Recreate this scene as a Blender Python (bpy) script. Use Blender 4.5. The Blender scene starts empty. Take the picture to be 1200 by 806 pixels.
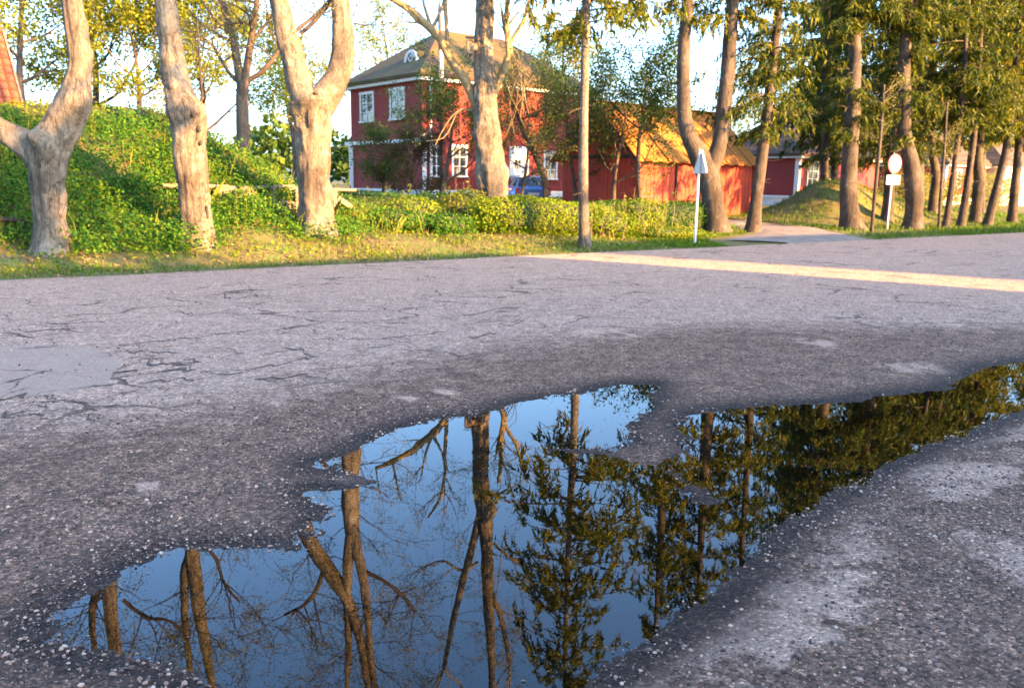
import bpy, math, random
import numpy as np
from mathutils import Vector, Matrix

# ------------------------------------------------------------------ camera, sky, sun, exposure
SC = bpy.context.scene
COL = SC.collection
IW, IH, FPX = 1200.0, 806.0, 1000.0
CAM_Z = 1.60
PITCH = math.atan(187.4 / FPX)
ROLL = 0.016
SUN_EL = math.radians(15.0)
SUN_H = np.array([0.832, -0.555])

cam_d = bpy.data.cameras.new("camera")
cam = bpy.data.objects.new("camera", cam_d)
COL.objects.link(cam)
cam_d.sensor_width = 36.0
cam_d.lens = 36.0 * FPX / IW
cam_d.clip_start = 0.05
cam_d.clip_end = 3000.0
cam.location = (0, 0, CAM_Z)
CAM_M = Matrix.Rotation(math.pi / 2 - PITCH, 3, 'X') @ Matrix.Rotation(ROLL, 3, 'Z')
cam.rotation_euler = CAM_M.to_euler()
cam_d.dof.use_dof = True
cam_d.dof.focus_distance = 4.6
cam_d.dof.aperture_fstop = 4.2
SC.camera = cam

world = bpy.data.worlds.new("World")
SC.world = world
world.use_nodes = True
wn = world.node_tree
sky = wn.nodes.new('ShaderNodeTexSky')
sky.sky_type = 'NISHITA'
sky.sun_disc = False
sky.sun_elevation = SUN_EL
sky.sun_rotation = math.atan2(SUN_H[0], SUN_H[1])
sky.air_density = 1.0
sky.dust_density = 3.0
sky.ozone_density = 4.0
wn.nodes['Background'].inputs['Strength'].default_value = 0.15
wn.links.new(sky.outputs[0], wn.nodes['Background'].inputs['Color'])

sun_d = bpy.data.lights.new("sun", 'SUN')
sun_d.energy = 5.0
sun_d.angle = math.radians(0.5)
sun_d.color = (1.0, 0.51, 0.155)
sun = bpy.data.objects.new("sun", sun_d)
COL.objects.link(sun)
SV = Vector((SUN_H[0] * math.cos(SUN_EL), SUN_H[1] * math.cos(SUN_EL), math.sin(SUN_EL)))
sun.rotation_euler = SV.to_track_quat('Z', 'Y').to_euler()
sun.location = SV * 60

SC.view_settings.view_transform = 'Standard'
SC.view_settings.look = 'None'
SC.view_settings.exposure = 3.2
SC.view_settings.gamma = 1.0
SC.render.engine = 'CYCLES'
SC.cycles.use_denoising = True
SC.cycles.max_bounces = 8
SC.cycles.transparent_max_bounces = 12
SC.cycles.sample_clamp_indirect = 6.0

# ------------------------------------------------------------------ projection helpers (measured picture point + real distance -> place)
CM = np.array(CAM_M)

def ray(px, py):
    return CM @ np.array([(px - IW / 2) / FPX, -(py - IH / 2) / FPX, -1.0])

def at(px, py, Y):
    d = ray(px, py)
    p = d * (Y / d[1])
    p[2] += CAM_Z
    return p

def gnd(px, py, z=0.0):
    d = ray(px, py)
    t = (z - CAM_Z) / d[2]
    p = d * t
    p[2] = z
    return p

def ppm(p):
    f = CM @ np.array([0, 0, -1.0])
    return FPX / float(np.dot(np.asarray(p) - np.array([0, 0, CAM_Z]), f))

# ------------------------------------------------------------------ noise
def _hash(ix, iy, iz, seed):
    h = (ix.astype(np.int64) * 374761393 + iy.astype(np.int64) * 668265263 + iz.astype(np.int64) * 2147483647 + seed * 1274126177) & 0xFFFFFFFF
    h = ((h ^ (h >> 13)) * 1274126177) & 0xFFFFFFFF
    h = ((h ^ (h >> 16)) * 2246822519) & 0xFFFFFFFF
    return ((h ^ (h >> 15)) & 0xFFFFFF) / float(0xFFFFFF) * 2 - 1

def vnoise(P, seed=0):
    P = np.asarray(P, float)
    i = np.floor(P)
    f = P - i
    f = f * f * (3 - 2 * f)
    ix, iy, iz = i[..., 0], i[..., 1], i[..., 2]
    fx, fy, fz = f[..., 0], f[..., 1], f[..., 2]
    r = 0
    for a in (0, 1):
        for b in (0, 1):
            for c in (0, 1):
                w = (fx if a else 1 - fx) * (fy if b else 1 - fy) * (fz if c else 1 - fz)
                r = r + w * _hash(ix + a, iy + b, iz + c, seed)
    return r

def fbm(P, octaves=4, seed=0, gain=0.5):
    P = np.asarray(P, float)
    r, a, s = 0, 1.0, 0.0
    for o in range(octaves):
        r = r + a * vnoise(P * (2.0 ** o) + 17.3 * o, seed + o)
        s += a
        a *= gain
    return r / s

def fbm2(x, y, octaves=4, seed=0, gain=0.5):
    return fbm(np.stack([x, y, np.zeros_like(x)], -1), octaves, seed, gain)

def sstep(a, b, x):
    t = np.clip((x - a) / (b - a), 0, 1)
    return t * t * (3 - 2 * t)

# ------------------------------------------------------------------ mesh builder
class MB:
    def __init__(self):
        self.v = []; self.f = []; self.n = 0
    def add(self, V, Fc, mat=0):
        V = np.asarray(V, np.float64).reshape(-1, 3)
        Fc = np.asarray(Fc, np.int64)
        if len(V) == 0 or len(Fc) == 0:
            return self
        self.v.append(V)
        self.f.append((Fc + self.n, mat))
        self.n += len(V)
        return self
    def quad(self, a, b, c, d, mat=0):
        return self.add([a, b, c, d], [[0, 1, 2, 3]], mat)
    def box(self, x0, x1, y0, y1, z0, z1, mat=0):
        V = [(x, y, z) for z in (z0, z1) for y in (y0, y1) for x in (x0, x1)]
        Fc = [(0, 2, 3, 1), (4, 5, 7, 6), (0, 1, 5, 4), (2, 6, 7, 3), (0, 4, 6, 2), (1, 3, 7, 5)]
        return self.add(V, Fc, mat)
    def beam(self, a, b, w, h, mat=0, up=(0, 0, 1)):
        a = np.asarray(a, float); b = np.asarray(b, float)
        d = (b - a) / np.linalg.norm(b - a)
        s = np.cross(d, up); s = s / (np.linalg.norm(s) + 1e-9)
        t = np.cross(s, d)
        V = []
        for p in (a, b):
            for (i, j) in ((-1, -1), (1, -1), (1, 1), (-1, 1)):
                V.append(p + s * i * w / 2 + t * j * h / 2)
        Fc = [(0, 1, 2, 3), (7, 6, 5, 4), (0, 4, 5, 1), (1, 5, 6, 2), (2, 6, 7, 3), (3, 7, 4, 0)]
        return self.add(V, Fc, mat)
    def merge(self, other, mat=0):
        for Vv in other.v: self.v.append(Vv)
        for f, m in other.f: self.f.append((f + self.n, mat))
        self.n += other.n
        return self
    def build(self, name, mats, parent=None, origin=None, smooth=False):
        V = np.concatenate(self.v) if self.v else np.zeros((0, 3))
        if origin is not None:
            V = V - np.asarray(origin, float)
        me = bpy.data.meshes.new(name)
        me.vertices.add(len(V))
        me.vertices.foreach_set('co', V.astype(np.float32).ravel())
        loops = np.concatenate([f.ravel() for f, m in self.f]).astype(np.int32)
        sizes = np.concatenate([np.full(len(f), f.shape[1], np.int32) for f, m in self.f])
        mi = np.concatenate([np.full(len(f), m, np.int32) for f, m in self.f])
        starts = np.concatenate([[0], np.cumsum(sizes)[:-1]]).astype(np.int32)
        me.loops.add(len(loops))
        me.loops.foreach_set('vertex_index', loops)
        me.polygons.add(len(sizes))
        me.polygons.foreach_set('loop_start', starts)
        me.polygons.foreach_set('loop_total', sizes)
        me.polygons.foreach_set('material_index', mi)
        me.polygons.foreach_set('use_smooth', np.full(len(sizes), smooth, bool))
        me.update(calc_edges=True)
        me.validate()
        if not isinstance(mats, (list, tuple)):
            mats = [mats]
        for m in mats:
            me.materials.append(m)
        o = bpy.data.objects.new(name, me)
        COL.objects.link(o)
        if parent is not None:
            o.parent = parent
        elif origin is not None:
            o.location = origin
        return o

def empty(name, loc=(0, 0, 0), rz=0.0):
    o = bpy.data.objects.new(name, None)
    o.empty_display_size = 0.3
    COL.objects.link(o)
    o.location = loc
    o.rotation_euler = (0, 0, rz)
    return o

def tag(o, label=None, cat=None, group=None, kind=None):
    if label: o['label'] = label
    if cat: o['category'] = cat
    if group: o['group'] = group
    if kind: o['kind'] = kind
    return o

def instance(src, parent, loc=(0, 0, 0), rot=(0, 0, 0), scale=(1, 1, 1)):
    o = src.copy()
    COL.objects.link(o)
    o.parent = parent
    o.location = loc; o.rotation_euler = rot; o.scale = scale
    return o

# ------------------------------------------------------------------ materials
def mat_new(name):
    m = bpy.data.materials.new(name)
    m.use_nodes = True
    nt = m.node_tree
    return m, nt, nt.nodes['Principled BSDF']

def N(nt, t, **kw):
    n = nt.nodes.new(t)
    for k, v in kw.items():
        setattr(n, k, v)
    return n

def ramp(nt, stops, fac=None):
    r = nt.nodes.new('ShaderNodeValToRGB')
    e = r.color_ramp.elements
    e[0].position = stops[0][0]; e[0].color = (*stops[0][1], 1)
    e[1].position = stops[-1][0]; e[1].color = (*stops[-1][1], 1)
    for p, c in stops[1:-1]:
        x = e.new(p); x.color = (*c, 1)
    if fac is not None:
        nt.links.new(fac, r.inputs['Fac'])
    return r

def noise_node(nt, scale, detail=4, rough=0.55, vec=None, distortion=0.0):
    n = nt.nodes.new('ShaderNodeTexNoise')
    n.inputs['Scale'].default_value = scale
    n.inputs['Detail'].default_value = detail
    n.inputs['Roughness'].default_value = rough
    n.inputs['Distortion'].default_value = distortion
    if vec is not None:
        nt.links.new(vec, n.inputs['Vector'])
    return n

def mixc(nt, fac, a, b, mode='MIX'):
    m = nt.nodes.new('ShaderNodeMix')
    m.data_type = 'RGBA'
    m.blend_type = mode
    for sock, val in (('Factor', fac), ('A', a), ('B', b)):
        idx = {'Factor': 0, 'A': 6, 'B': 7}[sock]
        if isinstance(val, bpy.types.NodeSocket):
            nt.links.new(val, m.inputs[idx])
        elif sock == 'Factor':
            m.inputs[idx].default_value = val
        else:
            m.inputs[idx].default_value = (*val, 1)
    return m.outputs[2]

def mth(nt, op, a, b=None, clamp=False):
    m = nt.nodes.new('ShaderNodeMath')
    m.operation = op
    m.use_clamp = clamp
    for i, v in enumerate((a, b)):
        if v is None: continue
        if isinstance(v, bpy.types.NodeSocket):
            nt.links.new(v, m.inputs[i])
        else:
            m.inputs[i].default_value = v
    return m.outputs[0]

def bump(nt, bs, height, strength=0.5, dist=0.02):
    b = nt.nodes.new('ShaderNodeBump')
    b.inputs['Strength'].default_value = strength
    b.inputs['Distance'].default_value = dist
    nt.links.new(height, b.inputs['Height'])
    nt.links.new(b.outputs[0], bs.inputs['Normal'])
    return b

def mapping(nt, scale=(1, 1, 1), coord='Object', rot=(0, 0, 0)):
    tc = nt.nodes.new('ShaderNodeTexCoord')
    mp = nt.nodes.new('ShaderNodeMapping')
    mp.inputs['Scale'].default_value = scale
    mp.inputs['Rotation'].default_value = rot
    nt.links.new(tc.outputs[coord], mp.inputs['Vector'])
    return mp.outputs[0]

def simple(name, col, rough=0.6, var=0.15, scale=6.0, metallic=0.0, bumps=0.0, vscale=(1, 1, 1)):
    m, nt, bs = mat_new(name)
    v = mapping(nt, vscale)
    n = noise_node(nt, scale, 5, 0.6, v)
    lo = tuple(c * (1 - var) for c in col); hi = tuple(min(1, c * (1 + var)) for c in col)
    r = ramp(nt, [(0.3, lo), (0.7, hi)], n.outputs['Fac'])
    nt.links.new(r.outputs[0], bs.inputs['Base Color'])
    bs.inputs['Roughness'].default_value = rough
    bs.inputs['Metallic'].default_value = metallic
    if bumps:
        bump(nt, bs, n.outputs['Fac'], bumps, 0.02)
    return m

def leaf_mat(name, dark, mid, light, trans=0.35, rough=0.5, hue_noise=0.5):
    m, nt, bs = mat_new(name)
    g = N(nt, 'ShaderNodeNewGeometry')
    tc = N(nt, 'ShaderNodeTexCoord')
    n = noise_node(nt, 0.8, 4, 0.7, tc.outputs['Object'])
    a = mth(nt, 'MULTIPLY', g.outputs['Random Per Island'], 0.6)
    b = mth(nt, 'MULTIPLY', n.outputs['Fac'], hue_noise)
    f = mth(nt, 'ADD', a, b, True)
    r = ramp(nt, [(0.1, dark), (0.5, mid), (0.95, light)], f)
    bs.inputs['Roughness'].default_value = rough
    bs.inputs['Specular IOR Level'].default_value = 0.12
    nt.links.new(r.outputs[0], bs.inputs['Base Color'])
    tr = N(nt, 'ShaderNodeBsdfTranslucent')
    tc2 = mixc(nt, 1.0, r.outputs[0], (1.1, 1.15, 0.6), 'MULTIPLY')
    nt.links.new(tc2, tr.inputs['Color'])
    mx = N(nt, 'ShaderNodeMixShader')
    mx.inputs[0].default_value = trans
    nt.links.new(bs.outputs[0], mx.inputs[1])
    nt.links.new(tr.outputs[0], mx.inputs[2])
    nt.links.new(mx.outputs[0], nt.nodes['Material Output'].inputs['Surface'])
    return m

def bark_mat(name, a, b, c, patch=(0.45, 0.44, 0.40), pamt=0.62, vs=0.25, strength=0.6):
    m, nt, bs = mat_new(name)
    v = mapping(nt, (1, 1, vs))
    v2 = mapping(nt, (1, 1, 1))
    v3 = mapping(nt, (1, 1, 0.16))
    n1 = noise_node(nt, 17, 9, 0.72, v, 0.5)
    n4 = noise_node(nt, 2.6, 4, 0.6, v3, 0.8)
    seam = mth(nt, 'LESS_THAN', mth(nt, 'ABSOLUTE', mth(nt, 'SUBTRACT', n4.outputs['Fac'], 0.5)), 0.013)
    n2 = noise_node(nt, 3.2, 5, 0.6, v2, 0.3)
    n3 = noise_node(nt, 1.1, 3, 0.5, v2)
    r = ramp(nt, [(0.28, a), (0.5, b), (0.75, c)], n1.outputs['Fac'])
    pr = ramp(nt, [(pamt - 0.06, (0, 0, 0)), (pamt + 0.06, (1, 1, 1))], n2.outputs['Fac'])
    col = mixc(nt, mth(nt, 'MULTIPLY', pr.outputs[0], 0.7), r.outputs[0], patch)
    dk = ramp(nt, [(0.35, (0.55, 0.52, 0.5)), (0.62, (1.05, 1.03, 1.0))], n3.outputs['Fac'])
    col = mixc(nt, 1.0, col, dk.outputs[0], 'MULTIPLY')
    col = mixc(nt, mth(nt, 'MULTIPLY', seam, 0.6), col, tuple(c_ * 0.6 for c_ in a))
    nt.links.new(col, bs.inputs['Base Color'])
    bs.inputs['Roughness'].default_value = 0.85
    bs.inputs['Specular IOR Level'].default_value = 0.2
    h = mth(nt, 'ADD', n1.outputs['Fac'], mth(nt, 'MULTIPLY', n2.outputs['Fac'], 0.6))
    h = mth(nt, 'SUBTRACT', h, mth(nt, 'MULTIPLY', seam, 0.8))
    bump(nt, bs, h, strength, 0.045)
    return m

M = {}
M['bark'] = bark_mat('grey_bark', (0.062, 0.050, 0.038), (0.165, 0.142, 0.108), (0.27, 0.235, 0.185), (0.29, 0.275, 0.23), 0.63, 0.55, 1.0)
M['bark_spruce'] = bark_mat('spruce_bark', (0.032, 0.026, 0.02), (0.075, 0.06, 0.046), (0.125, 0.105, 0.08), (0.15, 0.145, 0.125), 0.64, 0.4)
M['bark_dark'] = bark_mat('dark_bark', (0.05, 0.04, 0.035), (0.09, 0.07, 0.055), (0.15, 0.12, 0.09), (0.16, 0.16, 0.12), 0.66, 0.4)
M['twig'] = simple('twig_bark', (0.17, 0.12, 0.08), 0.8, 0.25, 8)
M['twig_yellow'] = simple('twig_pale', (0.20, 0.15, 0.07), 0.8, 0.3, 8)
M['leaf_bud'] = leaf_mat('budding_leaf', (0.10, 0.10, 0.02), (0.17, 0.17, 0.03), (0.24, 0.22, 0.05), 0.4)
M['leaf_pale'] = leaf_mat('pale_spring_leaf', (0.07, 0.10, 0.010), (0.145, 0.175, 0.016), (0.25, 0.25, 0.022), 0.45)
M['leaf_green'] = leaf_mat('green_leaf', (0.02, 0.05, 0.01), (0.045, 0.085, 0.014), (0.10, 0.14, 0.02), 0.35)
M['leaf_cover'] = leaf_mat('ground_cover_leaf', (0.010, 0.052, 0.006), (0.030, 0.105, 0.008), (0.12, 0.19, 0.007), 0.3)
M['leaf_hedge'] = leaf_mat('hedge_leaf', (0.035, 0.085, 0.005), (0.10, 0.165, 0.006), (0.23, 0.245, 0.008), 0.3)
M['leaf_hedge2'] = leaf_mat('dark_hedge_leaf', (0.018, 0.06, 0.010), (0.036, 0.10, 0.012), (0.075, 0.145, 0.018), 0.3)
M['leaf_red'] = leaf_mat('reddish_bush_leaf', (0.05, 0.025, 0.015), (0.09, 0.05, 0.02), (0.10, 0.11, 0.03), 0.35)
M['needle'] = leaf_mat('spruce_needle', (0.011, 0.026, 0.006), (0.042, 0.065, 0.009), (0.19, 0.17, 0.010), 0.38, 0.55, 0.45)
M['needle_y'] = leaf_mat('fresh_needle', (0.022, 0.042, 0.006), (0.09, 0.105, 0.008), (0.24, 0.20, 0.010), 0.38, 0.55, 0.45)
M['grass'] = leaf_mat('verge_grass', (0.03, 0.08, 0.008), (0.06, 0.125, 0.011), (0.14, 0.18, 0.02), 0.3)
M['grass_dry'] = leaf_mat('dry_grass', (0.07, 0.10, 0.012), (0.12, 0.14, 0.018), (0.20, 0.18, 0.04), 0.3)
M['core'] = simple('hedge_shaded_core', (0.035, 0.04, 0.014), 0.95, 0.5, 12, bumps=0.8)
M['white'] = simple('white_paint', (0.58, 0.58, 0.56), 0.55, 0.12, 5)
M['wood'] = simple('weathered_wood', (0.17, 0.125, 0.085), 0.85, 0.35, 9, bumps=0.5, vscale=(3, 3, 3))
M['grey_paint'] = simple('grey_galvanised_steel', (0.52, 0.50, 0.48), 0.5, 0.12, 9, 0.1)
M['metal_dark'] = simple('dark_metal', (0.06, 0.06, 0.065), 0.5, 0.2, 9, 0.4)
M['stone_base'] = simple('limewashed_foundation', (0.62, 0.60, 0.55), 0.85, 0.15, 4, bumps=0.4)
M['plaster'] = simple('pale_plaster', (0.42, 0.37, 0.30), 0.9, 0.12, 3, bumps=0.2)
M['leaf_lit'] = simple('dry_leaf', (0.20, 0.12, 0.05), 0.8, 0.4, 30)

def glass_mat():
    m, nt, bs = mat_new('window_glass')
    bs.inputs['Base Color'].default_value = (0.03, 0.035, 0.04, 1)
    bs.inputs['Roughness'].default_value = 0.04
    bs.inputs['Specular IOR Level'].default_value = 0.9
    v = mapping(nt)
    n = noise_node(nt, 1.5, 2, 0.5, v)
    bump(nt, bs, n.outputs['Fac'], 0.05, 0.05)
    return m
M['glass'] = glass_mat()

def board_mat(name, col, width=0.14, axis='XY', var=0.25):
    """painted vertical boarding too far off to tell the boards apart"""
    m, nt, bs = mat_new(name)
    tc = N(nt, 'ShaderNodeTexCoord')
    sp = N(nt, 'ShaderNodeSeparateXYZ')
    nt.links.new(tc.outputs['Object'], sp.inputs[0])
    s = mth(nt, 'ADD', sp.outputs[0], sp.outputs[1])
    fr = mth(nt, 'FRACT', mth(nt, 'MULTIPLY', s, 1.0 / width))
    groove = mth(nt, 'GREATER_THAN', mth(nt, 'ABSOLUTE', mth(nt, 'SUBTRACT', fr, 0.5)), 0.44)
    v = mapping(nt, (6, 6, 0.8))
    n = noise_node(nt, 2.5, 6, 0.65, v)
    v2 = mapping(nt, (1, 1, 1))
    n2 = noise_node(nt, 0.8, 4, 0.6, v2)
    f = mth(nt, 'MULTIPLY', mth(nt, 'ADD', n.outputs['Fac'], n2.outputs['Fac']), 0.5)
    r = ramp(nt, [(0.3, tuple(c * (1 - var) for c in col)), (0.7, tuple(c * (1 + var) for c in col))], f)
    nt.links.new(r.outputs[0], bs.inputs['Base Color'])
    bs.inputs['Roughness'].default_value = 0.75
    h = mth(nt, 'SUBTRACT', mth(nt, 'MULTIPLY', n.outputs['Fac'], 0.2), groove)
    bump(nt, bs, h, 0.8, 0.02)
    return m
M['red_board'] = board_mat('red_painted_boards', (0.20, 0.016, 0.011))
M['red_plank'] = simple('red_painted_plank', (0.36, 0.042, 0.020), 0.8, 0.4, 5, bumps=0.3, vscale=(4, 4, 0.7))
M['red_brick'] = board_mat('faded_red_boards', (0.33, 0.075, 0.05))

def roof_mat(name, a, b, moss, mossamt, course=0.3):
    m, nt, bs = mat_new(name)
    v = mapping(nt)
    n1 = noise_node(nt, 7, 6, 0.7, v)
    n2 = noise_node(nt, 1.3, 5, 0.6, v)
    r = ramp(nt, [(0.3, a), (0.7, b)], n1.outputs['Fac'])
    mr = ramp(nt, [(mossamt - 0.1, (0, 0, 0)), (mossamt + 0.1, (1, 1, 1))], n2.outputs['Fac'])
    c = mixc(nt, mr.outputs[0], r.outputs[0], moss)
    nt.links.new(c, bs.inputs['Base Color'])
    bs.inputs['Roughness'].default_value = 0.9
    sp = N(nt, 'ShaderNodeSeparateXYZ')
    nt.links.new(v, sp.inputs[0])
    fr = mth(nt, 'FRACT', mth(nt, 'MULTIPLY', sp.outputs[2], 1.0 / course))
    h = mth(nt, 'ADD', mth(nt, 'MULTIPLY', fr, 0.7), n1.outputs['Fac'])
    bump(nt, bs, h, 0.8, 0.04)
    return m
M['roof_brown'] = roof_mat('mossy_shingle_roof', (0.040, 0.020, 0.010), (0.085, 0.043, 0.018), (0.062, 0.056, 0.008), 0.5)
M['roof_moss'] = roof_mat('moss_grown_planks', (0.22, 0.075, 0.009), (0.38, 0.145, 0.014), (0.26, 0.12, 0.010), 0.58)
M['roof_tile'] = simple('orange_clay_tile', (0.23, 0.055, 0.02), 0.8, 0.35, 5, bumps=0.2)
M['roof_rust'] = roof_mat('rusty_brown_roof', (0.045, 0.025, 0.016), (0.085, 0.045, 0.028), (0.065, 0.05, 0.02), 0.6)
M['brick'] = simple('chimney_brick', (0.34, 0.15, 0.09), 0.85, 0.3, 9, bumps=0.4)
# ------------------------------------------------------------------ the lie of the land (u runs along the road, v away from its far kerb line)
RU = np.array([0.8, 0.6]); RN = np.array([-0.6, 0.8]); RP = np.array([0.0, 18.8])

def uv_of(x, y):
    dx = x - RP[0]; dy = y - RP[1]
    return dx * RU[0] + dy * RU[1], dx * RN[0] + dy * RN[1]

def xy_of(u, v):
    return RP[0] + u * RU[0] + v * RN[0], RP[1] + u * RU[1] + v * RN[1]

def terrain_h(x, y):
    x = np.asarray(x, float); y = np.asarray(y, float)
    u, v = uv_of(x, y)
    e = 0.30 * fbm2(u * 0.6, u * 0 + 3.0, 4, 5, 0.65) + 0.14 * fbm2(u * 3.1, v * 3.1, 3, 6, 0.6)
    ve = v + e
    z = -0.16 + 0.19 * sstep(-0.35, 0.25, ve) + 0.06 * sstep(0.2, 3.0, ve)
    z = z + 0.35 * sstep(4, 15, v) + 0.65 * sstep(15, 30, v)
    A = 2.4 * (1 - sstep(-5.2, 0.0, u))
    prof = 0.07 * sstep(0.6, 2.2, v) + 0.93 * sstep(1.9, 7.6, v) * (1 - 0.55 * sstep(12, 22, v))
    z = z + A * prof
    z = z + 0.25 * (1 - sstep(0, 9, u)) * sstep(0.4, 2.6, v) * sstep(-8, -1, u)
    du = (u - 23.3); dv = (v - 7.6)
    z = z + 1.7 * np.exp(-(np.where(du < 0, du / 1.9, du / 4.2)) ** 2 - (dv / 2.1) ** 2)
    z = z + 0.8 * np.exp(-((u - 31) / 5.0) ** 2 - ((v - 8) / 2.5) ** 2)
    z = z + sstep(0.6, 4, v) * (0.10 * fbm2(x * 0.55, y * 0.55, 3, 9) + 0.03 * fbm2(x * 2.5, y * 2.5, 2, 10))
    return z

PUD = [(765, 450), (735, 451), (705, 455), (690, 460), (650, 465), (600, 475), (560, 487), (520, 491), (480, 497), (445, 509), (422, 524), (405, 536), (370, 541),
       (372, 548), (400, 551), (428, 556), (436, 563), (420, 570), (392, 575), (368, 574), (372, 588), (386, 600), (372, 618), (362, 631), (346, 648),
       (320, 642), (290, 639), (254, 641), (218, 644), (190, 649), (163, 661), (136, 676), (91, 699), (59, 720), (52, 735), (63, 753), (100, 767), (145, 771),
       (181, 778), (213, 793), (240, 815), (330, 850), (470, 872), (600, 856), (690, 806), (730, 772), (762, 752), (806, 722), (838, 702), (866, 667), (901, 628),
       (937, 602), (982, 576), (1027, 551), (1078, 526), (1128, 508), (1163, 493), (1200, 481), (1290, 462), (1330, 440), (1290, 412), (1200, 423), (1153, 430), (1128, 445),
       (1103, 457), (1052, 462), (1002, 470), (927, 475), (876, 478), (821, 482), (796, 495), (808, 510), (822, 528), (806, 548), (824, 564), (852, 590), (822, 590), (796, 577), (771, 559),
       (730, 553), (694, 537), (658, 532), (618, 527), (658, 521), (700, 522), (736, 516), (728, 503), (742, 491), (762, 475)]
PUDW = np.array([gnd(a, b)[:2] for a, b in PUD])

TNG = gnd(745, 540)

def sdf_poly(x, y, poly):
    """signed distance to a polygon, positive outside"""
    x = np.asarray(x, float).ravel(); y = np.asarray(y, float).ravel()
    d = np.full(x.shape, 1e9); inside = np.zeros(x.shape, bool)
    n = len(poly)
    for i in range(n):
        ax, ay = poly[i]; bx, by = poly[(i + 1) % n]
        ex, ey = bx - ax, by - ay
        t = np.clip(((x - ax) * ex + (y - ay) * ey) / (ex * ex + ey * ey + 1e-12), 0, 1)
        d = np.minimum(d, (x - ax - t * ex) ** 2 + (y - ay - t * ey) ** 2)
        c = (ay > y) != (by > y)
        with np.errstate(divide='ignore', invalid='ignore'):
            inside ^= c & (x < (bx - ax) * (y - ay) / (by - ay + 1e-15) + ax)
    d = np.sqrt(d)
    return np.where(inside, -d, d)

def pud_sdf(x, y):
    x = np.asarray(x, float); y = np.asarray(y, float)
    out = np.full(x.size, 6.0)
    xf, yf = x.ravel(), y.ravel()
    near = (xf > PUDW[:, 0].min() - 3) & (xf < PUDW[:, 0].max() + 3) & (yf > PUDW[:, 1].min() - 3) & (yf < PUDW[:, 1].max() + 3)
    out[near] = np.minimum(sdf_poly(xf[near], yf[near], PUDW), 6.0)
    return out.reshape(x.shape)

def road_h(x, y, d=None):
    x = np.asarray(x, float); y = np.asarray(y, float)
    if d is None:
        d = pud_sdf(x, y)
    z = np.where(d < 0, -0.040 * (1 - np.exp(d / 0.42)), 0.022 * (1 - np.exp(-np.maximum(d, 0) / 0.27)))
    near = 1 - sstep(0.0, 1.2, np.abs(d))
    z = z + 0.0095 * near * fbm2(x * 6, y * 6, 4, 21, 0.7)
    z = z + 0.0042 * near * fbm2(x * 42, y * 42, 2, 22, 0.6)
    z = z + 0.012 * sstep(0.5, 2.5, d) * (0.5 + fbm2(x * 0.7, y * 0.7, 3, 23))
    z = z - 0.0075 * np.exp(-((x - TNG[0]) / 0.75) ** 2 - ((y - TNG[1]) / 0.55) ** 2)
    u, v = uv_of(x, y)
    z = z + 0.03 * sstep(2.0, 6.0, d) * sstep(-14, -5, v) - 0.02 * sstep(-2, 0.2, v) - 0.12 * sstep(-0.05, 0.5, v)
    return z

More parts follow.
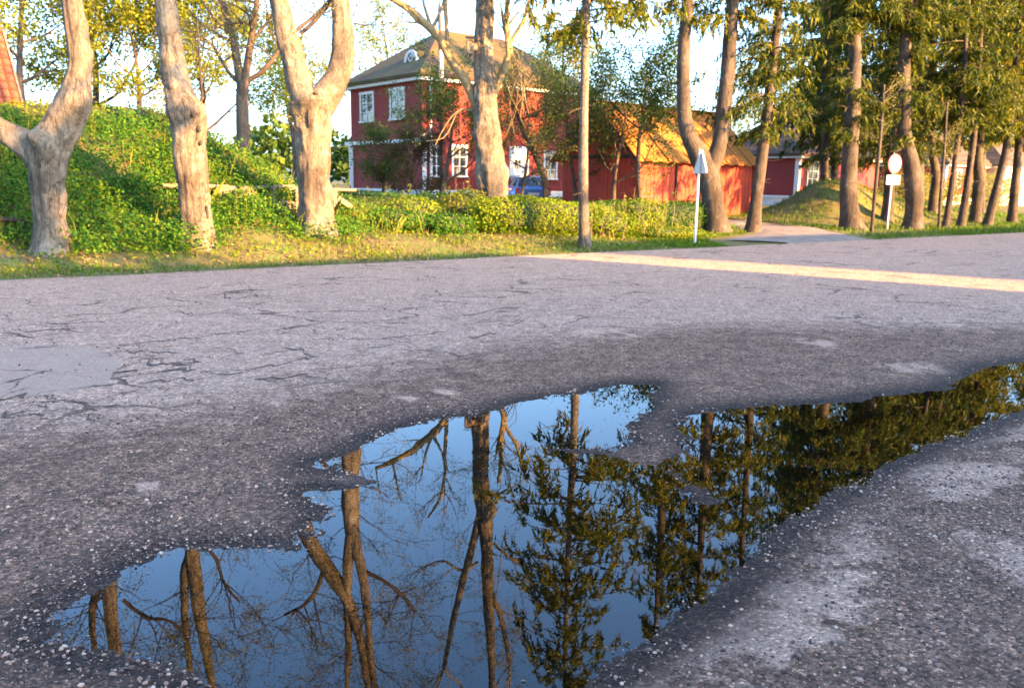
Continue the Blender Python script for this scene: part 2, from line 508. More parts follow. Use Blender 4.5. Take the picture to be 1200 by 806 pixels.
# ------------------------------------------------------------------ road surface
def asphalt_mat():
    m, nt, bs = mat_new('worn_asphalt')
    v = mapping(nt)
    def attr(n):
        a = N(nt, 'ShaderNodeAttribute'); a.attribute_name = n
        return a.outputs['Fac']
    wet, dry, sed, pat = attr('wet'), attr('dry'), attr('sediment'), attr('patch')
    n_big = noise_node(nt, 0.6, 5, 0.6, v, 0.6)
    n_mid = noise_node(nt, 4.5, 6, 0.65, v, 0.4)
    n_fine = noise_node(nt, 60, 4, 0.7, v)
    vr = N(nt, 'ShaderNodeTexVoronoi'); vr.inputs['Scale'].default_value = 85; nt.links.new(v, vr.inputs['Vector'])
    vr2 = N(nt, 'ShaderNodeTexVoronoi'); vr2.inputs['Scale'].default_value = 38; nt.links.new(v, vr2.inputs['Vector'])
    sc = N(nt, 'ShaderNodeSeparateColor'); nt.links.new(vr.outputs['Color'], sc.inputs[0])
    sc2 = N(nt, 'ShaderNodeSeparateColor'); nt.links.new(vr2.outputs['Color'], sc2.inputs[0])
    # dry worn surface / dark gravelly surface
    lightc = ramp(nt, [(0.25, (0.34, 0.212, 0.146)), (0.55, (0.44, 0.282, 0.197)), (0.8, (0.50, 0.33, 0.24))], n_mid.outputs['Fac'])
    darkc = ramp(nt, [(0.3, (0.125, 0.073, 0.047)), (0.6, (0.245, 0.143, 0.093)), (0.85, (0.35, 0.21, 0.142))], n_mid.outputs['Fac'])
    dsum = mth(nt, 'ADD', dry, mth(nt, 'MULTIPLY', mth(nt, 'SUBTRACT', n_mid.outputs['Fac'], 0.5), 0.9))
    dsum = mth(nt, 'ADD', dsum, mth(nt, 'MULTIPLY', mth(nt, 'SUBTRACT', n_big.outputs['Fac'], 0.5), 0.7))
    dfac = ramp(nt, [(0.2, (0, 0, 0)), (0.8, (1, 1, 1))], dsum)
    col = mixc(nt, dfac.outputs[0], darkc.outputs[0], lightc.outputs[0])
    # stones in the surface
    st = ramp(nt, [(0.0, (0.3, 0.3, 0.31)), (0.45, (0.9, 0.89, 0.9)), (0.88, (1.35, 1.32, 1.3)), (0.97, (2.8, 2.7, 2.6))], sc.outputs[0])
    col = mixc(nt, mth(nt, 'SUBTRACT', 0.85, mth(nt, 'MULTIPLY', dfac.outputs[0], 0.45)), col, st.outputs[0], 'MULTIPLY')
    st2 = ramp(nt, [(0.0, (0.5, 0.5, 0.52)), (0.55, (1, 1, 1)), (0.95, (1.7, 1.65, 1.6))], sc2.outputs[1])
    col = mixc(nt, 0.6, col, st2.outputs[0], 'MULTIPLY')
    # smooth grey patch
    pf = ramp(nt, [(0.42, (0, 0, 0)), (0.58, (1, 1, 1))], mth(nt, 'ADD', pat, mth(nt, 'MULTIPLY', mth(nt, 'SUBTRACT', n_mid.outputs['Fac'], 0.5), 0.8)))
    pc = ramp(nt, [(0.3, (0.39, 0.262, 0.19)), (0.7, (0.44, 0.30, 0.22))], n_mid.outputs['Fac'])
    col = mixc(nt, mth(nt, 'MULTIPLY', pf.outputs[0], 0.85), col, pc.outputs[0])
    # dried silt
    sf = ramp(nt, [(0.30, (0, 0, 0)), (0.72, (1, 1, 1))], mth(nt, 'ADD', sed, mth(nt, 'MULTIPLY', mth(nt, 'SUBTRACT', n_mid.outputs['Fac'], 0.5), 2.6)))
    scol = mixc(nt, 0.5, (0.54, 0.345, 0.24), st.outputs[0], 'MULTIPLY')
    col = mixc(nt, mth(nt, 'MULTIPLY', mth(nt, 'MULTIPLY', sf.outputs[0], mth(nt, 'MINIMUM', mth(nt, 'MULTIPLY', sed, 3.0), 1.0)), 0.85), col, scol)
    # fine cracks along the worn surface
    vc = mapping(nt, (1.1, 1.9, 1.0), rot=(0, 0, -0.64))
    wob = noise_node(nt, 3.0, 4, 0.6, v)
    vadd = N(nt, 'ShaderNodeVectorMath'); vadd.operation = 'ADD'
    wsc = N(nt, 'ShaderNodeVectorMath'); wsc.operation = 'SCALE'; wsc.inputs['Scale'].default_value = 0.5
    nt.links.new(wob.outputs['Color'], wsc.inputs[0]); nt.links.new(vc, vadd.inputs[0]); nt.links.new(wsc.outputs[0], vadd.inputs[1])
    vo = N(nt, 'ShaderNodeTexVoronoi'); vo.feature = 'DISTANCE_TO_EDGE'; vo.inputs['Scale'].default_value = 0.75
    nt.links.new(vadd.outputs[0], vo.inputs['Vector'])
    cw = mth(nt, 'LESS_THAN', vo.outputs['Distance'], mth(nt, 'MULTIPLY', mth(nt, 'SUBTRACT', n_big.outputs['Fac'], 0.48), 0.20))
    cfac = mth(nt, 'MULTIPLY', mth(nt, 'MULTIPLY', cw, dfac.outputs[0]), 0.75)
    col = mixc(nt, cfac, col, (0.075, 0.045, 0.032))
    # wet rim
    wsum = mth(nt, 'ADD', wet, mth(nt, 'MULTIPLY', mth(nt, 'SUBTRACT', n_mid.outputs['Fac'], 0.5), 0.7))
    wf = ramp(nt, [(0.25, (0, 0, 0)), (0.75, (1, 1, 1))], wsum)
    wcol = mixc(nt, 1.0, col, (0.19, 0.185, 0.19), 'MULTIPLY')
    col = mixc(nt, wf.outputs[0], col, wcol)
    nt.links.new(col, bs.inputs['Base Color'])
    rr = ramp(nt, [(0.0, (0.9, 0.9, 0.9)), (1.0, (0.72, 0.72, 0.72))], wf.outputs[0])
    nt.links.new(rr.outputs[0], bs.inputs['Roughness'])
    bs.inputs['Specular IOR Level'].default_value = 0.2
    h = mth(nt, 'ADD', mth(nt, 'MULTIPLY', vr.outputs['Distance'], -0.7), mth(nt, 'MULTIPLY', n_fine.outputs['Fac'], 0.6))
    h = mth(nt, 'ADD', h, mth(nt, 'MULTIPLY', vr2.outputs['Distance'], -0.9))
    h = mth(nt, 'SUBTRACT', h, mth(nt, 'MULTIPLY', cfac, 1.2))
    h = mth(nt, 'ADD', h, mth(nt, 'MULTIPLY', n_mid.outputs['Fac'], 0.8))
    bump(nt, bs, h, 1.0, 0.02)
    return m
M['asphalt'] = asphalt_mat()

DRY = np.array([gnd(a, b)[:2] for a, b in [(-300, 345), (-300, 520), (0, 503), (150, 496), (300, 472), (420, 440), (560, 415), (690, 396), (830, 385), (1000, 385), (1300, 385), (1500, 290), (1000, 274), (700, 290), (300, 316)]])
PATCH = np.array([gnd(a, b)[:2] for a, b in [(-60, 412), (100, 410), (135, 420), (140, 440), (110, 458), (40, 468), (-60, 475)]])
SED = [(1075, 434, 45, 7), (1190, 660, 50, 34),
       (520, 464, 30, 4), (470, 470, 20, 4), (400, 510, 14, 4), (700, 395, 40, 5), (960, 405, 30, 5), (170, 575, 16, 8), (1100, 380, 40, 5), (410, 560, 26, 8), (60, 700, 20, 8)]

def road_masks(x, y, d):
    sh = x.shape
    wet = np.where(d < 0, 1.0, np.exp(-np.maximum(d, 0) / 0.27))
    u, v = uv_of(x, y)
    dr = sdf_poly(x, y, DRY).reshape(sh)
    dry = 1 - sstep(-1.2, 1.2, dr)
    dry = np.where(y > 22, np.maximum(dry, sstep(22, 28, y) * 0.9), dry)
    pa = 1 - sstep(-0.25, 0.25, sdf_poly(x, y, PATCH).reshape(sh))
    sed = np.zeros(sh)
    for (px, py, rx, ry) in SED:
        c = gnd(px, py); ex = abs(gnd(px + rx, py)[0] - c[0]); ey = abs(gnd(px, py - ry)[1] - c[1])
        sed = np.maximum(sed, 0.75 * np.exp(-(((x - c[0]) / ex) ** 2 + ((y - c[1]) / ey) ** 2)))
    BAND = np.array([gnd(a, b)[:2] for a, b in [(760, 830), (850, 790), (930, 735), (985, 680), (1010, 630), (1060, 592), (1140, 552), (1200, 526), (1290, 500)]])
    bd = np.full(sh, 9.0)
    for i in range(len(BAND) - 1):
        a_, b_ = BAND[i], BAND[i + 1]; e_ = b_ - a_
        t_ = np.clip(((x - a_[0]) * e_[0] + (y - a_[1]) * e_[1]) / (e_ @ e_), 0, 1)
        bd = np.minimum(bd, np.hypot(x - a_[0] - t_ * e_[0], y - a_[1] - t_ * e_[1]))
    wb = 0.10 + 0.035 * y
    sed = np.maximum(sed, np.exp(-(bd / wb) ** 4) * np.clip(0.72 + 1.1 * fbm2(x * 2.0, y * 2.0, 3, 55), 0.15, 1.0))
    return wet, dry, sed, pa

na, nr = 560, 520
az = np.linspace(math.radians(-46), math.radians(52), na)
rr_ = 1.15 * (140 / 1.15) ** np.linspace(0, 1, nr)
AZ, RR = np.meshgrid(az, rr_)
GX, GY = RR * np.sin(AZ), RR * np.cos(AZ)
D_ = pud_sdf(GX, GY)
GZ = road_h(GX, GY, D_)
_, GV = uv_of(GX, GY)
keep = GV < 0.7
idx = np.arange(na * nr).reshape(nr, na)
q = np.stack([idx[:-1, :-1], idx[:-1, 1:], idx[1:, 1:], idx[1:, :-1]], -1).reshape(-1, 4)
kq = keep.ravel()[q].all(1)
q = q[kq]
used = np.unique(q)
remap = np.full(na * nr, -1); remap[used] = np.arange(len(used))
V = np.stack([GX.ravel(), GY.ravel(), GZ.ravel()], -1)[used]
road = MB().add(V, remap[q]).build('road', M['asphalt'], smooth=True)
tag(road, kind='structure')
wet, dry, sed, pa = road_masks(GX, GY, D_)
for nme, arr in (('wet', wet), ('dry', dry), ('sediment', sed), ('patch', pa)):
    a = road.data.attributes.new(nme, 'FLOAT', 'POINT')
    a.data.foreach_set('value', arr.ravel()[used].astype(np.float32))

# tarmac and yard on the near side, behind and beside the photographer
def ground_mat(name, cols, sc=3.0, b=0.6):
    m, nt, bs = mat_new(name)
    v = mapping(nt)
    n1 = noise_node(nt, sc, 6, 0.65, v, 0.5)
    n2 = noise_node(nt, sc * 9, 5, 0.7, v)
    f = mth(nt, 'ADD', mth(nt, 'MULTIPLY', n1.outputs['Fac'], 0.65), mth(nt, 'MULTIPLY', n2.outputs['Fac'], 0.35))
    r = ramp(nt, [(0.36, cols[0]), (0.5, cols[1]), (0.64, cols[2])], f)
    nt.links.new(r.outputs[0], bs.inputs['Base Color'])
    bs.inputs['Roughness'].default_value = 0.95
    bs.inputs['Specular IOR Level'].default_value = 0.15
    bump(nt, bs, f, b, 0.06)
    return m
M['soil'] = ground_mat('litter_and_soil', ((0.075, 0.05, 0.032), (0.12, 0.105, 0.04), (0.09, 0.14, 0.03)), 1.6)
M['gravel_drive'] = ground_mat('packed_gravel', ((0.11, 0.095, 0.085), (0.17, 0.145, 0.125), (0.23, 0.195, 0.17)), 2.5, 0.4)
M['field'] = ground_mat('far_ground', ((0.06, 0.08, 0.03), (0.09, 0.12, 0.035), (0.12, 0.15, 0.05)), 0.2, 0.3)
M['yard'] = ground_mat('old_tarmac', ((0.09, 0.085, 0.09), (0.12, 0.11, 0.115), (0.16, 0.15, 0.15)), 1.5, 0.4)
g = MB().quad((-1500, -1500, -0.3), (1500, -1500, -0.3), (1500, 1500, -0.3), (-1500, 1500, -0.3)).build('ground', M['field'])
tag(g, kind='structure')
# the near part of the street that runs on behind the photographer
yv = []
for (u, v) in ((-60, -70), (60, -70), (60, -0.3), (-60, -0.3)):
    x, y = xy_of(u, v); yv.append((x, y, -0.075))
yd = MB().add(yv, [[0, 1, 2, 3]]).build('street_behind', M['yard'])
tag(yd, kind='structure')

# the bank, garden and verge as one sheet
us = np.concatenate([-40 - np.geomspace(1, 900, 24)[::-1], np.arange(-40, 60, 0.4), 60 + np.geomspace(1, 900, 24)])
vs_ = np.concatenate([np.arange(-0.6, 10, 0.125), np.arange(10, 40, 0.5), 40 + np.geomspace(0.7, 900, 22)])
UU, VV = np.meshgrid(us, vs_)
TX, TY = xy_of(UU, VV)
TZ = terrain_h(TX, TY)
n1, n2 = UU.shape
idx = np.arange(n1 * n2).reshape(n1, n2)
q = np.stack([idx[:-1, :-1], idx[:-1, 1:], idx[1:, 1:], idx[1:, :-1]], -1).reshape(-1, 4)
terr = MB().add(np.stack([TX.ravel(), TY.ravel(), TZ.ravel()], -1), q).build('terrain', M['soil'], smooth=True)
tag(terr, kind='structure')

# gravel drive between the spruces
def ribbon(path, widths, lift, seed, n=60, m=10):
    path = np.array(path, float); widths = np.array(widths, float)
    t = np.linspace(0, len(path) - 1, n)
    px = np.interp(t, np.arange(len(path)), path[:, 0]); py = np.interp(t, np.arange(len(path)), path[:, 1])
    w = np.interp(t, np.arange(len(path)), widths)
    tx = np.gradient(px); ty = np.gradient(py); l = np.hypot(tx, ty); nx, ny = -ty / l, tx / l
    s = np.linspace(-1, 1, m)
    e = 1 + 0.12 * fbm2(t * 2.5, t * 0, 3, seed)
    X = px[:, None] + nx[:, None] * s * (w * e)[:, None] / 2
    Y = py[:, None] + ny[:, None] * s * (w * e)[:, None] / 2
    Z = terrain_h(X, Y) + lift * (1 - s[None] ** 6 * 1.6)
    i = np.arange(n * m).reshape(n, m)
    q = np.stack([i[:-1, :-1], i[:-1, 1:], i[1:, 1:], i[1:, :-1]], -1).reshape(-1, 4)
    return MB().add(np.stack([X.ravel(), Y.ravel(), Z.ravel()], -1), q)
DRIVE = [(8.9, 24.6), (9.7, 28), (10.0, 31.5), (9.7, 34.2), (8.8, 36.0)]
DW = [6.5, 4.0, 3.2, 3.2, 3.0]
dr_o = ribbon(DRIVE, DW, 0.05, 3).build('driveway', M['gravel_drive'], smooth=True)
tag(dr_o, kind='structure')
dr2 = ribbon([(9.4, 34.6), (8.0, 34.6), (6.0, 33.2), (2.5, 32.6), (-1, 36), (-1.5, 42)], [3.0, 3.0, 3.0, 3.0, 4.0, 5.5], 0.07, 4).build('driveway', M['gravel_drive'], smooth=True)
tag(dr2, kind='structure')
DRV = np.array(DRIVE)

def drive_dist(x, y):
    d = np.full(np.shape(x), 1e9)
    for P, Wd in ((DRV, DW), (np.array([(9.4, 34.6), (8.0, 34.6), (6.0, 33.2), (2.5, 32.6), (-1, 36), (-1.5, 42)]), [3.0, 3.0, 3, 3, 4, 5.5])):
        for i in range(len(P) - 1):
            a, b = P[i], P[i + 1]; e = b - a
            t = np.clip(((x - a[0]) * e[0] + (y - a[1]) * e[1]) / (e @ e), 0, 1)
            w = Wd[i] + (Wd[i + 1] - Wd[i]) * t
            d = np.minimum(d, np.hypot(x - a[0] - t * e[0], y - a[1] - t * e[1]) - w / 2)
    return d

# ------------------------------------------------------------------ puddle
def water_mat():
    m, nt, bs = mat_new('puddle_water')
    nt.nodes.remove(bs)
    fr = N(nt, 'ShaderNodeFresnel'); fr.inputs['IOR'].default_value = 1.52
    gl = N(nt, 'ShaderNodeBsdfGlossy'); gl.inputs['Roughness'].default_value = 0.0
    tr = N(nt, 'ShaderNodeBsdfTransparent'); tr.inputs['Color'].default_value = (0.42, 0.41, 0.38, 1)
    v = mapping(nt)
    n = noise_node(nt, 2.2, 2, 0.5, v)
    b = N(nt, 'ShaderNodeBump'); b.inputs['Strength'].default_value = 0.02; b.inputs['Distance'].default_value = 0.02
    nt.links.new(n.outputs['Fac'], b.inputs['Height'])
    for s in (fr, gl):
        nt.links.new(b.outputs[0], s.inputs['Normal'])
    mx = N(nt, 'ShaderNodeMixShader')
    nt.links.new(fr.outputs[0], mx.inputs[0]); nt.links.new(tr.outputs[0], mx.inputs[1]); nt.links.new(gl.outputs[0], mx.inputs[2])
    nt.links.new(mx.outputs[0], nt.nodes['Material Output'].inputs['Surface'])
    return m
M['water'] = water_mat()
lo = PUDW.min(0) - 0.5; hi = PUDW.max(0) + 0.5
wx = np.linspace(lo[0], hi[0], 60); wy = np.linspace(lo[1], hi[1], 50)
WX, WY = np.meshgrid(wx, wy)
WD = pud_sdf(WX, WY)
i = np.arange(WX.size).reshape(WX.shape)
q = np.stack([i[:-1, :-1], i[:-1, 1:], i[1:, 1:], i[1:, :-1]], -1).reshape(-1, 4)
q = q[(WD.ravel()[q] < 0.45).any(1)]
pw = MB().add(np.stack([WX.ravel(), WY.ravel(), WX.ravel() * 0], -1), q).build('puddle_water', M['water'])
tag(pw, kind='structure')

# ------------------------------------------------------------------ loose stones and breaks in the surface
rng = np.random.default_rng(4)
def ico():
    t = (1 + 5 ** .5) / 2
    v = np.array([(-1, t, 0), (1, t, 0), (-1, -t, 0), (1, -t, 0), (0, -1, t), (0, 1, t), (0, -1, -t), (0, 1, -t), (t, 0, -1), (t, 0, 1), (-t, 0, -1), (-t, 0, 1)], float)
    v /= np.linalg.norm(v[0])
    f = np.array([(0, 11, 5), (0, 5, 1), (0, 1, 7), (0, 7, 10), (0, 10, 11), (1, 5, 9), (5, 11, 4), (11, 10, 2), (10, 7, 6), (7, 1, 8), (3, 9, 4), (3, 4, 2), (3, 2, 6), (3, 6, 8), (3, 8, 9), (4, 9, 5), (2, 4, 11), (6, 2, 10), (8, 6, 7), (9, 8, 1)])
    return v, f

def pebbles(n, xr, yr, smin, smax, dens, seed):
    r = np.random.default_rng(seed)
    x = r.uniform(*xr, n * 4); y = r.uniform(*yr, n * 4)
    vis = np.abs(x) < 0.68 * y + 0.5
    x, y = x[vis], y[vis]
    d = pud_sdf(x, y)
    pr = dens(x, y, d)
    k = r.random(len(x)) < pr
    x, y, d = x[k][:n], y[k][:n], d[k][:n]
    z = road_h(x, y, d)
    s = smin * (smax / smin) ** (r.random(len(x)) ** 2.6)
    iv, jf = ico()
    nb = len(x)
    rad = r.uniform(0.75, 1.2, (nb, 12, 1)) * s[:, None, None]
    ax = r.uniform(0.7, 1.25, (nb, 1, 3)); ax[:, :, 2] *= 0.7
    vv = iv[None] * rad * ax
    a = r.uniform(0, 6.28, nb); c, sn = np.cos(a), np.sin(a)
    vx = vv[..., 0] * c[:, None] - vv[..., 1] * sn[:, None]; vy = vv[..., 0] * sn[:, None] + vv[..., 1] * c[:, None]
    P = np.stack([vx + x[:, None], vy + y[:, None], vv[..., 2] + (z + s * 0.3)[:, None]], -1)
    F_ = (jf[None] + (np.arange(nb) * 12)[:, None, None]).reshape(-1, 3)
    return P.reshape(-1, 3), F_

def stone_mat():
    m, nt, bs = mat_new('loose_stone')
    g_ = N(nt, 'ShaderNodeNewGeometry')
    r = ramp(nt, [(0.0, (0.03, 0.02, 0.016)), (0.42, (0.13, 0.082, 0.060)), (0.72, (0.31, 0.185, 0.13)), (0.90, (0.46, 0.29, 0.20)), (1.0, (0.60, 0.41, 0.30))], g_.outputs['Random Per Island'])
    nt.links.new(r.outputs[0], bs.inputs['Base Color'])
    bs.inputs['Roughness'].default_value = 0.8
    return m
M['stone'] = stone_mat()

def dens1(x, y, d):
    k = 0.25 + 0.75 * np.exp(-np.maximum(d - 0.1, 0) / 0.7)
    k = k * np.clip(0.55 + 1.6 * fbm2(x * 1.3, y * 1.3, 3, 31), 0, 1)
    right = sstep(0.3, 1.5, x - 0.25 * y)
    k = k * (0.35 + 0.65 * sstep(0.1, 0.35, 0.5 + fbm2(x * 3.1, y * 3.1, 2, 35)))
    k = np.maximum(k, right * 0.55 * np.clip(0.6 + 1.2 * fbm2(x * 1.3, y * 1.3, 3, 33), 0.1, 1))
    return np.where(d < -0.04, 0.0, k)
gm = MB()
gm.add(*pebbles(14500, (-3.6, 4.4), (2.4, 6.0), 0.0028, 0.0115, dens1, 7))
gm.add(*pebbles(3000, (-7, 9), (5.5, 12.0), 0.005, 0.014, dens1, 8))
def dens2(x, y, d):
    return np.where((d > -0.10) & (d < 0.14), 0.9 * np.clip(0.35 + 1.3 * fbm2(x * 2.2, y * 2.2, 3, 37), 0, 1), 0.0)
gm.add(*pebbles(10500, (-2.2, 3.4), (2.3, 4.6), 0.0022, 0.0078, lambda x, y, d: np.where(d < -0.02, 0.0, np.clip(0.55 + 1.1 * fbm2(x * 1.7, y * 1.7, 3, 39), 0.08, 1)), 10))
gm.add(*pebbles(3200, (-3.6, 4.4), (2.4, 7.5), 0.003, 0.010, dens2, 9))
gv = gm.build('loose_gravel', M['stone'])
tag(gv, 'loose grey and white gravel scattered on the tarmac round the puddle', 'gravel', kind='stuff')

def crack_mat():
    m, nt, bs = mat_new('open_crack')
    v = mapping(nt)
    n = noise_node(nt, 40, 4, 0.7, v)
    r = ramp(nt, [(0.35, (0.045, 0.026, 0.018)), (0.7, (0.12, 0.070, 0.048))], n.outputs['Fac'])
    nt.links.new(r.outputs[0], bs.inputs['Base Color'])
    bs.inputs['Roughness'].default_value = 0.95
    bump(nt, bs, n.outputs['Fac'], 0.8, 0.01)
    return m
M['crack'] = crack_mat()
CR = [([(160, 357), (240, 352), (300, 346), (350, 341)], 1.2), ([(0, 372), (26, 371)], 1.6), ([(5, 404), (30, 396), (60, 394), (115, 389)], 2.4), ([(0, 398), (40, 402), (90, 396)], 1.6), ([(20, 388), (80, 386), (140, 381)], 1.2),
      ([(325, 389), (345, 387), (363, 384)], 3.2), ([(105, 416), (170, 407), (250, 397), (320, 389)], 1.0), ([(165, 425), (190, 431), (235, 428)], 2.6), ([(120, 418), (170, 416), (220, 418)], 1.2), ([(135, 440), (165, 437)], 4.2), ([(193, 437), (230, 437)], 2.6),
      ([(140, 457), (175, 452), (220, 447), (270, 442), (310, 434), (370, 422)], 1.8), ([(345, 427), (370, 422)], 2.8), ([(0, 455), (25, 450)], 4.5), ([(0, 472), (38, 467)], 4.5), ([(40, 478), (80, 472)], 4.0), ([(0, 489), (30, 487)], 3.0), ([(95, 487), (142, 477)], 2.4),
      ([(300, 447), (340, 445), (368, 443)], 2.4), ([(425, 411), (485, 404)], 1.3), ([(515, 417), (545, 420), (565, 419)], 2.0), ([(548, 398), (582, 394)], 1.4), ([(555, 370), (580, 367), (610, 364)], 2.0), ([(575, 377), (600, 373)], 1.5), ([(450, 382), (490, 380)], 1.2), ([(390, 390), (405, 388)], 1.5),
      ([(540, 385), (560, 382), (600, 380)], 1.2), ([(710, 335), (745, 333)], 1.4), ([(715, 352), (745, 347), (775, 349)], 1.5), ([(600, 380), (615, 379)], 1.8), ([(260, 348), (300, 345)], 2.2), ([(120, 470), (160, 462)], 1.4), ([(480, 354), (540, 348), (600, 345)], 0.9), ([(640, 330), (700, 325)], 0.9),
      ([(1020, 278), (1100, 275), (1180, 271)], 0.8), ([(960, 322), (1000, 324)], 1.6), ([(230, 375), (290, 372)], 0.9), ([(310, 417), (350, 412)], 0.9), ([(255, 420), (285, 419)], 1.4), ([(590, 430), (640, 424)], 0.9), ([(20, 415), (70, 411)], 1.2)]
_rc = random.Random(5)
for pts, wpx in list(CR):
    for _b in range(2 if wpx > 1.3 else 1):
        k_ = _rc.randrange(len(pts)); x0_, y0_ = pts[k_]
        dx_, dy_ = _rc.uniform(12, 45) * _rc.choice((-1, 1)), _rc.uniform(3, 13) * _rc.choice((-1, 1))
        CR.append(([(x0_, y0_), (x0_ + dx_ * 0.4, y0_ + dy_ * 0.7), (x0_ + dx_, y0_ + dy_)], wpx * _rc.uniform(0.35, 0.7)))
for ci, (pts, wpx) in enumerate(CR):
    r = np.random.default_rng(100 + ci)
    W_ = np.array([gnd(a, b)[:2] for a, b in pts])
    n = max(10, int(sum(np.hypot(*(W_[i + 1] - W_[i])) for i in range(len(W_) - 1)) / 0.045))
    t = np.linspace(0, len(W_) - 1, n)
    x = np.interp(t, np.arange(len(W_)), W_[:, 0]); y = np.interp(t, np.arange(len(W_)), W_[:, 1])
    sc_ = 1.0 / ppm((x[0], y[0], 0)) * 2.3
    y = y + 0.16 * fbm2(t * 4, t * 0 + ci, 4, 40 + ci)
    env = np.sqrt(np.clip(np.sin(np.linspace(0.02, 3.12, n)), 0, 1))
    up = sc_ * wpx * env * np.clip(0.5 + 1.5 * fbm2(x * 5, y * 0 + ci, 4, 60 + ci, 0.7), 0.03, 1.6)
    dn = sc_ * wpx * env * np.clip(0.5 + 1.5 * fbm2(x * 5, y * 0 + ci, 4, 90 + ci, 0.7), 0.03, 1.6)
    A = np.stack([x, y + up, road_h(x, y + up) + 0.005], -1); B = np.stack([x, y - dn, road_h(x, y - dn) + 0.005], -1); Mid = np.stack([x, y, road_h(x, y) + 0.004], -1)
    Vc = np.stack([A, Mid, B], 1).reshape(-1, 3)
    k = np.arange(n - 1) * 3
    q = np.concatenate([np.stack([k, k + 1, k + 4, k + 3], -1), np.stack([k + 1, k + 2, k + 5, k + 4], -1)])
    co = MB().add(Vc, q).build('crack', M['crack'], parent=road)
# ------------------------------------------------------------------ tree building
def catmull(P, n):
    P = np.asarray(P, float)
    Q = np.vstack([2 * P[0] - P[1], P, 2 * P[-1] - P[-2]])
    t = np.linspace(0, len(P) - 1 - 1e-6, n)
    i = t.astype(int); f = (t - i)[:, None]
    a, b, c, d = Q[i], Q[i + 1], Q[i + 2], Q[i + 3]
    return 0.5 * (2 * b + (c - a) * f + (2 * a - 5 * b + 4 * c - d) * f ** 2 + (3 * b - a - 3 * c + d) * f ** 3)

def frames(P):
    T = np.gradient(P, axis=0)
    T /= np.linalg.norm(T, axis=1)[:, None] + 1e-12
    ref = np.array([1.0, 0.3, 0.0]) if abs(T[0][2]) > 0.6 else np.array([0, 0, 1.0])
    A = np.zeros_like(P); B = np.zeros_like(P)
    a = np.cross(T[0], ref); a /= np.linalg.norm(a)
    for k in range(len(P)):
        a = a - T[k] * (a @ T[k]); a /= np.linalg.norm(a) + 1e-12
        A[k] = a; B[k] = np.cross(T[k], a)
    return A, B

def tube(mb, P, R, sides=6, mat=0, lump=0.0, seed=0, freq=4.0, ridge=0.0, knobs=(), cap=True):
    P = np.asarray(P, float); R = np.asarray(R, float)
    A, B = frames(P)
    th = np.linspace(0, 2 * math.pi, sides, endpoint=False)
    C, S = np.cos(th), np.sin(th)
    dirs = A[:, None] * C[None, :, None] + B[:, None] * S[None, :, None]
    rad = np.repeat(R[:, None], sides, 1)
    V = P[:, None] + dirs * rad[..., None]
    if lump:
        rad = rad * (1 + lump * fbm(V * freq, 4, seed, 0.6))
    if ridge:
        q = np.stack([np.broadcast_to(C[None] * 2.2, rad.shape), np.broadcast_to(S[None] * 2.2, rad.shape), P[:, 2:3] * 0.7 + 0 * rad], -1)
        rad = rad * (1 + ridge * fbm(q, 3, seed + 50) - 0.35 * ridge * np.abs(fbm(q * 2.3, 2, seed + 70)))
    V = P[:, None] + dirs * rad[..., None]
    for (c, amp, sg) in knobs:
        w = amp * np.exp(-((V - np.asarray(c)) ** 2).sum(-1) / (sg * sg))
        V = V + dirs * w[..., None]
    n = len(P)
    i = np.arange(n * sides).reshape(n, sides)
    j = np.roll(i, -1, 1)
    q = np.stack([i[:-1], j[:-1], j[1:], i[1:]], -1).reshape(-1, 4)
    V = V.reshape(-1, 3)
    mb.add(V, q, mat)
    if cap:
        mb.add(np.vstack([V[-sides:], P[-1:] + (P[-1] - P[-2]) * 0.15]), [(k, (k + 1) % sides, sides) for k in range(sides)], mat)

def pix_path(pts, Y, zb=None):
    """[(px, py, width_px[, dY])] at distance Y -> points and radii"""
    P, R = [], []
    for t in pts:
        dY = t[3] if len(t) > 3 else 0.0
        p = at(t[0], t[1], Y + dY)
        P.append(p); R.append(t[2] / 2.0 / ppm(p))
    return np.array(P), np.array(R)

def smooth_path(P, R, step):
    L = np.linalg.norm(np.diff(P, axis=0), axis=1).sum()
    n = max(4, int(L / step))
    Q = catmull(np.hstack([P, R[:, None]]), n)
    return Q[:, :3], np.maximum(Q[:, 3], 0.004)

def unit(v):
    return v / (np.linalg.norm(v) + 1e-12)

def grow(rg, mb, tips, p, d, L, r, lev, maxl, up=0.05, wander=0.22, nch=(3, 5), ang=(0.5, 1.0), shrink=(0.45, 0.72), rmin=0.004, mat=0):
    n = max(4, int(L / 0.28))
    n = min(n, 9 if r > 0.015 else 5)
    pts = [np.array(p, float)]; dd = unit(np.array(d, float)); dirs = [dd]
    for k in range(n - 1):
        dd = unit(dd + rg.normal(0, wander, 3) * 0.6 + np.array([0, 0, up]))
        pts.append(pts[-1] + dd * L / (n - 1)); dirs.append(dd)
    pts = np.array(pts)
    R = np.maximum(r * np.linspace(1, 0.35, n), rmin)
    tube(mb, pts, R, 7 if r > 0.06 else (4 if r > 0.02 else 3), mat, cap=False)
    if lev >= maxl:
        tips.append(pts)
        return
    m = rg.integers(nch[0], nch[1] + 1)
    for k in range(m):
        f = rg.uniform(0.3, 1.0) if k else 1.0
        i = min(n - 1, int(f * (n - 1)))
        a = rg.uniform(*ang)
        s = unit(np.cross(dirs[i], rg.normal(size=3)))
        nd = unit(dirs[i] * math.cos(a) + s * math.sin(a))
        grow(rg, mb, tips, pts[i], nd, L * rg.uniform(*shrink), max(R[i] * rg.uniform(0.5, 0.75), rmin), lev + 1, maxl, up, wander, nch, ang, shrink, rmin, mat)

